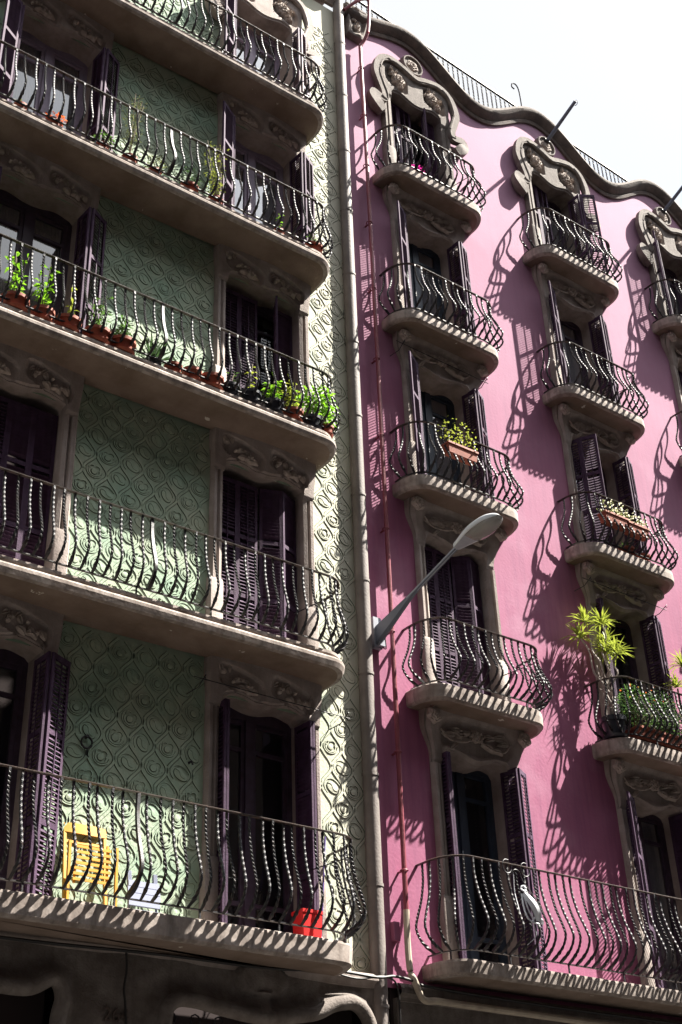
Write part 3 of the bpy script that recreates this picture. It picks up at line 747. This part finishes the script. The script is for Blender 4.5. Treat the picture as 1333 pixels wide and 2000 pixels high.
# iron ring on the green wall
g = MB(); g.tube([(.07*math.cos(a), -.03, .07*math.sin(a)) for a in [k/16*6.283 for k in range(17)]], .012, 6); g.tube([(0, 0, .07), (0, -.05, .07)], .02, 6)
g.tube([(.01, -.03, -.07), (.0, -.03, -.14), (.04, -.03, -.17)], .006, 5); g.build('wall_ring', 'iron', grn, loc=(-4.19, 0, 7.41))
g = MB(); g.tube([(0, 0, 0), (0, -.06, 0), (.02, -.06, -.04)], .015, 6); g.build('wall_hook', 'iron', grn, loc=(-2.83, 0, 7.45))

# ------------------------------------------------------------------ things
# clothes-line rods under some balconies
def rod(b_, x0, x1, z, p, label):
    t = thing('clothes_line', label, 'clothes line', (x0, 0, z))
    g = MB(); g.tube([(-.1, -p, .0), (x1-x0+.1, -p, -.02)], .007, 5); g.build('rod', 'iron', t)
    for x in (0, x1-x0):
        g = MB(); g.tube([(x, 0, -.08), (x+.05, -p*.6, -.05), (x+.02, -p-.08, .02)], .007, 5); g.tube([(x, -p-.1, -.04), (x+.06, -p, .03)], .006, 5); g.build('bracket', 'iron', t)
rod(pnk, .75, 2.55, 15.30, .30, 'thin iron drying rod under the second balcony of the first pink column')
rod(pnk, 4.42, 6.25, 15.30-3.3, .30, 'thin iron drying rod under the third balcony of the second pink column')
rod(grn, -2.9, -.75, 8.40, .35, 'thin iron rod across the lowest right green window lintel')

# street lamp
lamp = thing('street_lamp', 'grey wall-mounted street lamp on a long sloping arm beside the column', 'street lamp', (.13, -.02, 10.0))
g = MB(); p0 = Vector((0, -.04, 0)); p1 = Vector((.0, -1.86, .50))
N = 20; rows = []
for k in range(N+1):
    t = k/N; c = p0.lerp(p1, t); h = .025+.13*max(0, 1-t*2.1)**1.1; w = .027+.02*max(0, 1-t*2)
    rows.append([(c.x+w*a, c.y, c.z+h*b-(h-.025)*.6) for a, b in ((1, -.9), (.6, .9), (0, 1.1), (-.6, .9), (-1, -.9), (0, -1.1))]+[(c.x+w, c.y, c.z-h*.9-(h-.025)*.6)])
g.grid(rows); g.add(rows[-1][:6], [(0, 1, 2, 3, 4, 5)]); arm = g.build('arm', 'lampdark', lamp)
g = MB(); g.tube([p0.lerp(p1, t) for t in np.linspace(.38, 1.04, 8)], .028, 8); g.build('arm_tube', 'lampgrey', lamp)
g = MB(); g.box(-.07, .07, -.04, .03, -.28, .20); g.box(-.02, .09, -.10, -.04, -.26, .05); g.build('wall_bracket', 'lampgrey', lamp, smooth=0)
g = MB(); g.tube(catmull([(.05, -.05, -.25), (.07, -.12, -.3), (.03, -.15, -.1), (.02, -.2, .02)], 5), .008, 5); g.build('lead', 'cable', lamp)
def lamp_half(s, top):
    # s 0..1 along head: width and height
    w = .055+.115*math.sin(math.pi*min(1, s*.78+.03))**1.3*(1 if s < .75 else math.sqrt(max(0.0, 1-((s-.75)/.25)**2)))
    return w
g = MB(); rows = []; NS = 26
for k in range(NS+1):
    s = k/NS; w = lamp_half(s, 1); c = Vector((0, -1.80-.86*s, .49+.05*s)); hh = (.05+.07*math.sin(math.pi*min(1, s*.8+.1)))*(1 if s < .8 else math.sqrt(max(0.02, 1-((s-.8)/.2)**2)))
    rows.append([(c.x+w*math.cos(a), c.y, c.z+hh*math.sin(a)) for a in [q/12*math.pi for q in range(13)]]+[(c.x-w*.97, c.y, c.z-.02), (c.x-w*.85, c.y, c.z-.02)])
    rows[-1] = [(c.x+w*.85, c.y, c.z-.02), (c.x+w*.97, c.y, c.z-.02)]+rows[-1]
g.grid(rows); g.add(rows[0], [tuple(range(len(rows[0])))]); g.build('housing', 'lampwhite', lamp)
g = MB(); rows = []
for k in range(NS+1):
    s = k/NS; w = lamp_half(s, 0)*.85; c = Vector((0, -1.80-.86*s, .47+.05*s)); dd = .015+(.085*math.sqrt(max(0, 1-((s-.68)/.33)**2)) if abs(s-.68) < .33 else 0)
    rows.append([(c.x-w*math.cos(a), c.y, c.z-dd*math.sin(a)) for a in [q/10*math.pi for q in range(11)]])
g.grid(rows[:10]); g.build('gear_cover', 'lampgrey', lamp)
g = MB(); g.grid(rows[9:]); g.build('lamp_glass', 'lampglass', lamp)
g = MB(); P = [[(.05*math.cos(a)*r, -2.38+.13*math.sin(a)*r, .495+.0-.03*(1-r)) for r in (.01, .6, 1)] for a in [q/16*6.283 for q in range(16)]]; g.grid(P, closeu=True); g.build('reflector', 'lampwhite', lamp)

# flagpoles
for cx, lab in ((5.47, 'dark flagpole jutting out above the second pink column pediment'), (9.15, 'dark flagpole jutting out above the third pink column pediment')):
    t = thing('flagpole', lab, 'flagpole', (cx, -.02, 23.06), 0, 'flagpoles over the pink facade')
    g = MB(); g.tube([(0, 0, 0), (0, -1.02, .42)], .042, 10, scale=lambda q: 1-.15*q); g.build('pole', 'lampdark', t)
    g = MB(); g.tube([(0, .02, -.01), (0, -.12, .05)], .065, 10); g.build('socket', 'iron', t)
    g = MB(); g.tube([(.0+.0*a, -1.02+.045*math.cos(a), .36+.07*math.sin(a)) for a in [k/10*6.283 for k in range(11)]], .008, 5); g.build('ring', 'iron', t)

# cables along the string course
def cable(pts, r, label):
    g = MB(); g.tube(catmull(pts, 6), r, 6); o = g.build('cable', 'cable'); tag(o, label, 'cable')
cable([(-7, -.16, 5.14), (-5, -.17, 5.10), (-3.2, -.18, 5.14), (-1.8, -.17, 5.15), (-.9, -.18, 5.22), (-.3, -.22, 5.20), (-.02, -.22, 5.24), (.3, -.2, 5.22), (.62, -.18, 5.18), (3, -.18, 5.14), (8, -.18, 5.14), (14, -.18, 5.14)], .018, 'thick black cable running below the lowest balconies past the column')
cable([(-1.1, -.16, 5.24), (-.6, -.2, 5.16), (-.2, -.22, 5.22), (0, -.21, 5.16), (.06, -.18, 4.9), (.05, -.16, 4.3), (.05, -.16, 3.2)], .012, 'thin cable dropping down beside the base of the column')
cable([(-3.62, -.16, 5.12), (-3.60, -.15, 4.95), (-3.62, -.15, 4.75), (-3.60, -.15, 4.62), (-3.56, -.15, 4.3)], .012, 'short dark cable hanging above the carved house number')

# ---- plants
def leaf_faces(g, base, d, L, w, mi, droop=.3):
    d = d.normalized(); sd = d.cross(Vector((0, 0, 1)))
    if sd.length < .1: sd = Vector((1, 0, 0))
    sd = sd.normalized(); sd = (sd+Vector((random.uniform(-.5, .5), random.uniform(-.5, .5), random.uniform(-.5, .5)))).normalized()
    m = base+d*L*.5+Vector((0, 0, .06*L)); e = base+d*L-Vector((0, 0, droop*L)); n = Vector((0, 0, -.1*w))
    g.add([base, m+sd*w*.5, e, m-sd*w*.5, m+n], [(0, 1, 4), (1, 2, 4), (0, 4, 3), (3, 4, 2)], mi)
def pot_mesh(r, h, m, saucer=True):
    g = MB(); pr = [(r*.02, 0), (r*.68, 0), (r*.92, h*.78), (r*1.04, h*.78), (r*1.06, h), (r*.95, h), (r*.92, h*.9), (.001, h*.88)]
    g.grid([[(a*math.cos(t), a*math.sin(t), b) for a, b in pr] for t in [k/20*6.283 for k in range(20)]], closeu=True)
    if saucer: g.grid([[(a*math.cos(t), a*math.sin(t), b) for a, b in [(.001, -.012), (r*.85, -.012), (r*1.0, .02), (r*.96, .02), (r*.8, .002)]] for t in [k/20*6.283 for k in range(20)]], closeu=True)
    return g.mesh('pot', m, 40)
POTS = {}
def potted(x, p, z, r, h, pm, kind, label, ph_=.5, spread=.2, leafm='leaf', dens=60, group=None, name='potted_plant', ls=.05):
    t = thing(name, label, 'potted plant' if kind else 'flower pot', (x, -p, z), random.uniform(0, 6), group)
    key = (r, h, pm)
    if key not in POTS: POTS[key] = pot_mesh(r, h, pm)
    link('pot', POTS[key], t)
    g = MB(); g.grid([[(a*math.cos(q), a*math.sin(q), h*.9) for a in (.001, r*.9)] for q in [k/12*6.283 for k in range(12)]], closeu=True); g.build('soil', 'soil', t)
    sm = MB(); lf = MB()
    if kind in ('leafy', 'wispy', 'stalk'):
        ns = {'leafy': 4, 'wispy': 6, 'stalk': 1}[kind]
        for k in range(ns):
            a = random.uniform(0, 6.28); R = random.uniform(.2, 1)*spread; H = ph_*random.uniform(.7, 1)
            pts = catmull([(0, 0, h*.8), (math.cos(a)*R*.3, math.sin(a)*R*.3, h+H*.4), (math.cos(a)*R, math.sin(a)*R, h+H)], 6)
            sm.tube(pts, .005 if kind != 'stalk' else .007, 5)
            for q in range(dens//ns):
                s = random.uniform(.25, 1); c = pts[int(s*(len(pts)-1))]; d = Vector((random.gauss(0, 1), random.gauss(0, 1), random.gauss(.2, .6)))
                off = d.normalized()*random.uniform(0, spread*.45 if kind != 'stalk' else .04)
                leaf_faces(lf, c+off, d, ls*random.uniform(.7, 1.5), ls*.45 if kind != 'wispy' else ls*.25, 0)
    elif kind == 'spiky':
        for k in range(dens):
            a = random.uniform(0, 6.28); e = random.uniform(.25, 1.4); d = Vector((math.cos(a)*math.cos(e), math.sin(a)*math.cos(e), math.sin(e)))
            L = ph_*random.uniform(.6, 1); b0 = Vector((0, 0, h*.85)); s_ = Vector((-math.sin(a), math.cos(a), 0))*.014
            m1 = b0+d*L*.55; e1 = b0+d*L-Vector((0, 0, L*.12)); lf.add([b0-s_, b0+s_, m1+s_, m1-s_, e1], [(0, 1, 2, 3), (3, 2, 4)])
    elif kind == 'bush':
        for k in range(dens):
            d = Vector((random.gauss(0, 1), random.gauss(0, 1), random.gauss(0, 1))).normalized(); rr_ = spread*random.random()**.4
            c = Vector((d.x*rr_, d.y*rr_, h+ph_*.5+d.z*ph_*.5*random.random()**.3)); leaf_faces(lf, c, d, ls*random.uniform(.7, 1.4), ls*.55, 0)
        sm.tube([(0, 0, h*.8), (0, 0, h+ph_*.5)], .008, 5)
    if sm.v: sm.build('stems', 'stem', t)
    if lf.v: lf.build('foliage', leafm, t, smooth=0)
    return t
z3 = GT[2]; z2 = GT[1]; PG = 'pots in a row on the third green balcony'
row3 = [(-5.86, 'terracotta', .15, 'leafy', 'leafbright', .95, 'tall bright green leafy plant in a terracotta pot at the left edge'),
 (-5.47, 'terracotta', .12, 'leafy', 'leafbright', .9, 'tall bright green plant in the second terracotta pot from the left edge'),
 (-5.12, 'terracotta', .14, 'stalk', 'leafyellow', .75, 'single pale stalk in the wide terracotta pot before the open shutter'),
 (-4.70, 'terracotta', .15, 'leafy', 'leaf', .75, 'leafy climber in the terracotta pot just right of the open shutter'),
 (-4.34, 'terracotta', .15, 'leafy', 'leaf', .5, 'small leafy plant in the last red pot before the spiky aloe'),
 (-3.56, 'terracotta', .10, None, None, 0, 'empty pale brown pot right of the spiky aloe'),
 (-3.27, 'terracotta', .11, None, None, 0, 'small empty terracotta pot between the pale brown pot and a wider one'),
 (-2.96, 'terracotta', .14, None, None, 0, 'wide empty terracotta pot, first left of the dark plastic pots'),
 (-2.65, 'plastic', .11, 'stalk', 'leaf', .3, 'leftmost dark plastic pot with a thin shoot before the closed shutter'),
 (-2.33, 'plastic', .13, 'stalk', 'leafyellow', .65, 'dark plastic pot with a tall yellowish shoot before the closed shutter'),
 (-1.95, 'plastic', .13, 'leafy', 'leafbright', .55, 'dark plastic pot with a young leafy plant before the dark door gap'),
 (-1.60, 'terracotta', .12, 'leafy', 'leafyellow', .7, 'terracotta pot with a thin leafy plant between two dark pots'),
 (-1.27, 'plastic', .12, 'leafy', 'leafbright', .8, 'dark pot with the bushiest bright green plant near the balcony corner'),
 (-1.02, 'terracotta', .09, 'leafy', 'leafbright', .75, 'last small terracotta pot in the rounded balcony corner with leaning leaves')]
for x, pm, r, kd, lm, H, lab in row3:
    big = -1.3 < x < -.9
    potted(x, .53, z3+.02, r*1.22, .20 if r > .1 else .16, pm, kd, lab, H*(.9 if not big else .85), .14 if not big else .26, lm or 'leaf', (70 if kd == 'leafy' else 12) if not big else 170, PG, 'potted_plant' if kd else 'flower_pot', .095)
potted(-3.85, .48, z3+.02, .12, .14, 'plastic', 'spiky', 'dark spiky aloe with upright blades among the red pots', .55, .2, 'leafdark', 34, None, 'potted_aloe')
row2 = [(-6.12, .09, 'spiky', 'leafolive', .18, 'small pot with short spikes at the left end of the second balcony'),
 (-5.62, .10, 'bush', 'petalred', .10, 'terracotta pot of orange flowers before the white curtain'),
 (-4.86, .09, 'bush', 'leaf', .2, 'little green bush in a pot below the open plum shutter'),
 (-4.42, .11, 'wispy', 'leafolive', 1.45, 'tall wispy olive shrub in a pot against the pale wall'),
 (-4.0, .09, 'bush', 'leafolive', .28, 'round olive-green bush in a small pot mid balcony'),
 (-3.42, .13, 'bush', 'leafdark', .36, 'dark green jade bush in a pot left of the yellow-green shrub'),
 (-2.96, .11, 'wispy', 'leafyellow', 1.15, 'tall yellow-green shrub in a pot before the open left shutter'),
 (-1.80, .08, 'stalk', 'leafbright', .35, 'thin upright green plant before the dark half of the window'),
 (-1.15, .14, 'leafy', 'leaf', .35, 'reddish pot with a straggly plant in the rounded corner of the second balcony')]
for x, r, kd, lm, H, lab in row2:
    potted(x, .52, z2+.02, r*1.1, .15, 'terracotta', kd, lab, H, {'wispy': .24, 'bush': .15, 'leafy': .14}.get(kd, .06), lm, {'wispy': 330, 'bush': 110, 'leafy': 50, 'stalk': 30, 'spiky': 12}[kd], 'pots on the second green balcony', ls=.045 if kd != 'bush' else .05)
# window boxes hooked on pink railings
def planter(x0, x1, z, p, label, lm, H, n, flowers=None, tilt=0):
    t = thing('window_box', label, 'planter', ((x0+x1)/2, -p, z)); w = (x1-x0)/2
    g = MB()
    for q0, q1, zz0, zz1 in ((.07, .09, 0, .16),):
        g.add([(-w, -q0, 0), (w, -q0, 0), (w, q0, 0), (-w, q0, 0), (-w-.02, -q1, .17), (w+.02, -q1, .17), (w+.02, q1, .17), (-w-.02, q1, .17)], [(3, 2, 1, 0), (0, 1, 5, 4), (1, 2, 6, 5), (2, 3, 7, 6), (3, 0, 4, 7), (4, 5, 6, 7)])
    g.box(-w-.03, w+.03, -.1, .1, .15, .185); g.build('box', 'terracotta', t, smooth=0)
    lf = MB()
    for k in range(n):
        c = Vector((random.uniform(-w, w)*1.1, random.gauss(0, .07), .17+random.random()**1.4*H)); leaf_faces(lf, c, Vector((random.gauss(0, 1), random.gauss(0, 1), random.gauss(.6, .6))), .06, .03, 0)
    lf.build('foliage', lm, t, smooth=0)
    if flowers:
        ff = MB()
        for k in range(50):
            c = Vector((random.uniform(-w, w)*1.05, random.gauss(-.03, .07), .2+random.random()*H)); leaf_faces(ff, c, Vector((random.gauss(0, 1), random.gauss(0, 1), 1)), .045, .04, 0)
        ff.build('flowers', flowers, t, smooth=0, stuff=True)
planter(1.24, 1.80, 13.12, .62, 'terracotta window box with yellow-green shrub on the third balcony, first pink column', 'leafyellow', .5, 170)
planter(4.72, 5.22, 13.06, .60, 'left of two red window boxes with cream blossom, second pink column', 'leafolive', .22, 110, 'petalwhite')
planter(5.28, 5.74, 13.03, .60, 'right of two red window boxes with cream blossom, second pink column', 'leafolive', .16, 80, 'petalwhite')
potted(5.45, .38, PT[2]+.02, .15, .17, 'terracotta', 'spiky', 'orange clay pot with small spiky plant below the window boxes', .28, .1, 'leaf', 18)
potted(5.85, .36, PT[2]+.02, .15, .16, 'terracotta', None, 'wide orange clay pot, right of the spiky one, second pink column', name='flower_pot')
t = potted(1.32, .40, PT[0]+.02, .08, .10, 'terracotta', 'bush', 'magenta flowers on the topmost balcony of the first pink column', .12, .15, 'petal', 60)
# the big dracaena and the bush on the fourth balcony of the second pink column
t = thing('potted_dracaena', 'tall many-stemmed dracaena with spiky yellow-green heads in a dark tub', 'potted plant', (4.50, -.33, PT[3]+.02))
link('pot', pot_mesh(.20, .32, 'plastic'), t)
heads = [(-.32, .0, 1.92), (.06, -.02, 1.97), (-.42, .05, 1.62), (.10, .02, 1.50), (.22, -.1, 1.44), (.26, .1, 1.75)]
sm = MB()
for k, (hx, hy, hz) in enumerate(heads):
    a = k*1.05; pts = [(.07*math.cos(a), .07*math.sin(a), .28)]
    for q in range(1, 7):
        s = q/7; pts.append((hx*s**1.5+.035*math.sin(q*2.1+k), hy*s+.03*math.cos(q*2.4+k), .28+(hz-.28)*s))
    pts.append((hx, hy, hz)); sm.tube(catmull(pts, 5), .017, 6, scale=lambda q: 1.25-.5*q)
for k in range(7):
    a = random.uniform(0, 6.28); z0 = random.uniform(.5, 1.1); sm.tube(catmull([(.05*math.cos(a)-.1*z0*.3, .05*math.sin(a), z0), (.14*math.cos(a)-.05, .14*math.sin(a), z0+.1), (.10*math.cos(a)-.12, .1*math.sin(a), z0+.35)], 5), .008, 5)
sm.build('stems', 'stempale', t)
def blades(lf, c, n, L, mi=0, wd=.013):
    for k in range(n):
        a = random.uniform(0, 6.283); e = random.uniform(-.25, 1.35); d = Vector((math.cos(a)*math.cos(e), math.sin(a)*math.cos(e), math.sin(e))); l = L*random.uniform(.7, 1.1)
        s_ = Vector((-math.sin(a), math.cos(a), 0))*wd; m1 = c+d*l*.5+Vector((0, 0, .02)); e1 = c+d*l-Vector((0, 0, l*.22*math.cos(e)))
        lf.add([c-s_*.5, c+s_*.5, m1+s_, m1-s_, e1], [(0, 1, 2, 3), (3, 2, 4)], mi)
for hd in heads:
    lf = MB(); blades(lf, Vector(hd), 46, .34); lf.build('leaf_head', 'leafyellow', t, smooth=0)
t = thing('potted_bush', 'dense dark green bush in a clay box filling the fourth balcony, second pink column', 'potted plant', (5.25, -.42, PT[3]+.02))
g = MB(); g.box(-.42, .55, -.13, .13, 0, .2); g.box(-.44, .57, -.15, .15, .18, .22); g.build('box', 'terracotta', t, smooth=0)
lf = MB(); sm = MB()
for k in range(2600):
    d = Vector((random.gauss(0, 1), random.gauss(0, 1), random.gauss(0, 1))).normalized(); q = random.random()**.35
    c = Vector((.08+d.x*q*.82, -.04+d.y*q*.26, .55+d.z*q*.38+.09*math.sin(d.x*7)))
    leaf_faces(lf, c, d+Vector((0, 0, .4)), random.uniform(.035, .06), .028, random.choice((0, 0, 1)))
lf.build('foliage', ['leafdark', 'leaf'], t, smooth=0)
for k in range(14): sm.tube([(random.uniform(-.4, .5), 0, .2), (random.uniform(-.7, .9), random.uniform(-.2, .2), random.uniform(.5, .95))], .006, 5)
sm.build('stems', 'stem', t)
ff = MB()
for k in range(26): leaf_faces(ff, Vector((random.uniform(-.5, .7), random.uniform(-.2, .1), .82+random.uniform(-.08, .12))), Vector((random.gauss(0, 1), random.gauss(0, 1), 1)), .04, .035, 0)
ff.build('flowers', 'petalred', t, smooth=0, stuff=True)
t = thing('potted_dracaena', 'single-trunk dracaena rising behind the bush at the right edge', 'potted plant', (6.25, -.40, PT[3]+.02))
link('pot', pot_mesh(.15, .22, 'terracotta'), t)
g = MB(); g.tube(catmull([(0, 0, .2), (.03, 0, .9), (.12, 0, 1.68)], 6), .022, 6); g.tube(catmull([(0, 0, .2), (-.08, .03, .8), (-.12, 0, 1.2)], 6), .015, 6); g.build('stems', 'stem', t)
for hd, L in (((.12, 0, 1.68), .36), ((-.14, 0, 1.22), .28)):
    lf = MB(); blades(lf, Vector(hd), 44, L); lf.build('leaf_head', 'leafyellow', t, smooth=0)

# ---- yellow folding chair leaning folded against the wall
def chair(x, p, z, m, name, label, s=1, rot=0.):
    t = thing(name, label, 'chair', (x, -p, z), rot); ln = R_(-9)
    X = Matrix.Rotation(ln, 4, 'X')
    X2 = Matrix.Rotation(R_(-3), 4, 'X')
    W2 = .21*s
    for sg in (-1, 1):
        g = MB(); g.box(sg*W2-.016, sg*W2+.016, -.02, .02, 0, .90*s, T=X); g.build('back_leg', m, t, smooth=0)
        g = MB(); g.box(sg*(W2+.04)-.014, sg*(W2+.04)+.014, -.15, -.115, -.02, .64*s, T=X2); g.build('front_leg', m, t, smooth=0)
        g = MB(); g.box(sg*(W2-.05)-.011, sg*(W2-.05)+.011, -.105, -.08, .26*s, .66*s, T=X2); g.build('seat_rail', m, t, smooth=0)
    g = MB(); g.grid([[X @ Vector((a*(W2+.015), -.02-.03*(1-a*a)+q, zz)) for q, zz in ((0, .80*s-.015*(1-a*a)), (0, .89*s), (.018, .89*s), (.018, .80*s-.015*(1-a*a)), (0, .80*s-.015*(1-a*a)))] for a in np.linspace(-1, 1, 9)]); g.build('backrest', m, t)
    for k in range(7):
        zz = (.28+.052*k)*s; g = MB(); g.box(-W2+.022, W2-.022, -.125, -.112, zz, zz+.026*s, T=X2); g.build('slat', m, t, smooth=0)
    for z0, y0, T_ in ((.05, -.135, X2), (.70*s, .0, X), (.10, .0, X)):
        g = MB(); g.box(-W2-.03 if T_ is X2 else -W2, W2+.03 if T_ is X2 else W2, y0-.008, y0+.008, z0, z0+.03, T=T_); g.build('crossbar', m, t, smooth=0)
    return t
chair(-4.12, .14, GT[4]+.02, 'yellow', 'folding_chair', 'yellow wooden folding chair leaning folded against the green wall', 1.15)
t = thing('folding_chair', 'pale grey slatted plastic folding chair beside the yellow one', 'chair', (-3.45, -.20, GT[4]+.02))
X = Matrix.Rotation(R_(-8), 4, 'X'); g = MB()
for k in range(4): g.box(-.20+(.01 if k in (0, 3) else 0), .20-(.01 if k in (0, 3) else 0), -.03, -.012, .17+k*.072, .17+k*.072+.066, T=X)
g.box(-.19, .19, -.014, .0, .17, .46, T=X); g.build('backrest', 'greyplastic', t, smooth=0)
for sg in (-1, 1):
    g = MB(); g.tube([X @ Vector((sg*.17, .02, 0)), X @ Vector((sg*.17, .02, .56))], .014, 6); g.build('leg', 'greyplastic', t)
    g = MB(); 
    for q in range(4): g.box(sg*.16-.02+q*.012-.003, sg*.16-.02+q*.012+.004, -.01, .03, .44, .57, T=X)
    g.build('hinge', 'greyplastic', t, smooth=0)
g = MB(); g.box(-.17, .17, -.09, -.06, .0, .10, T=X); g.build('seat', 'greyplastic', t, smooth=0)

# red box bucket with mop stick
t = thing('bucket', 'bright red square plastic bucket in the corner of the lowest green balcony', 'bucket', (-1.40, -.36, GT[4]+.02)); t.scale = (.84, .84, .95)
g = MB(); pr = [(.90, 0), (1.0, .33), (1.05, .33), (1.05, .37), (.97, .37), (.95, .33), (.86, .02), (.01, .02)]
g.grid([[(.17*a*max(-1, min(1, 1.35*math.cos(q))), .14*a*max(-1, min(1, 1.35*math.sin(q))), b) for a, b in pr] for q in [k/24*6.283 for k in range(24)]], closeu=True); g.build('tub', 'red', t)
g = MB(); g.tube([(-.17, 0, .31), (-.15, -.10, .36), (.15, -.10, .36), (.17, 0, .31)], .006, 5); g.build('handle', 'red', t)
t = thing('mop', 'violet-handled mop standing beside the red bucket', 'mop', (-1.24, -.40, GT[4]+.05))
g = MB(); g.tube([(0, 0, 0), (.16, .08, 1.28)], .011, 6); g.build('handle', 'violet', t)
g = MB(); g.tube([(.07, .04, .55), (.12, .06, .95)], .0125, 6); g.build('grip', 'petalwhite', t)
g = MB()
for k in range(14): a = k*.9; g.tube([(0, 0, .05), (.05*math.cos(a), .05*math.sin(a), 0), (.06*math.cos(a), .06*math.sin(a), -.02)], .008, 4)
g.build('strands', 'curtaindim', t)

# ---- forged ornament on the long pink balcony railing
t = thing('iron_ornament', 'pale forged bird-like ornament wired onto the long pink balcony railing', 'ornament', (1.72, -.74, 6.02))
def wob(pts, r, m, nm, k=6):
    g = MB(); g.tube(catmull(pts, 6), r, k); return g.build(nm, m, t)
g = MB(); P = []
for i in range(12):
    s = i/11; w_ = .012+.055*math.sin(math.pi*s**.8); c = Vector((.02+.20*s, -.02-.10*math.sin(s*3), .34-.42*s))
    P.append([(c.x-w_, c.y+.01, c.z-.02), (c.x-w_*.4, c.y-.03, c.z), (c.x+w_*.4, c.y-.035, c.z+.012), (c.x+w_, c.y+.01, c.z+.02)])
g.grid(P); g.build('wing', 'lampwhite', t)
wob([(.0, 0, .40), (.03, -.03, .36), (.06, -.03, .38), (.05, -.02, .43), (.01, 0, .42)], .014, 'lampwhite', 'head')
wob([(.01, -.0, .33), (-.03, -.06, .12), (.02, -.08, -.02), (.16, -.1, -.06)], .012, 'lampwhite', 'feather')
wob([(.02, -.02, .32), (.03, -.07, .12), (.08, -.09, .0)], .010, 'lampwhite', 'feather')
wob([(.10, -.05, -.03), (.14, -.08, .03), (.24, -.09, .0), (.27, -.06, -.04)], .014, 'lampwhite', 'claw')
wob([(-.08, .02, .60), (-.09, .02, .35), (-.10, -.04, .1), (-.08, -.06, -.10)], .006, 'lampwhite', 'stem')
wob([(-.14, .02, .55), (-.08, .0, .63), (0, 0, .62), (.06, 0, .5), (.2, -.03, .3), (.32, -.08, .0), (.30, -.02, -.28)], .006, 'iron', 'stem')
wob([(.12, -.05, -.06), (.13, -.06, -.2), (.0, -.02, -.32)], .006, 'lampwhite', 'stem')
for cx in (-.2, .12):
    wob([(cx+.08*math.cos(a), .0, .66+.09*math.sin(a)) for a in np.linspace(1.2, 6.6, 8)], .007, 'iron', 'scroll')
for o in bpy.data.objects:
    if o.name.startswith('unused'): bpy.data.objects.remove(o)
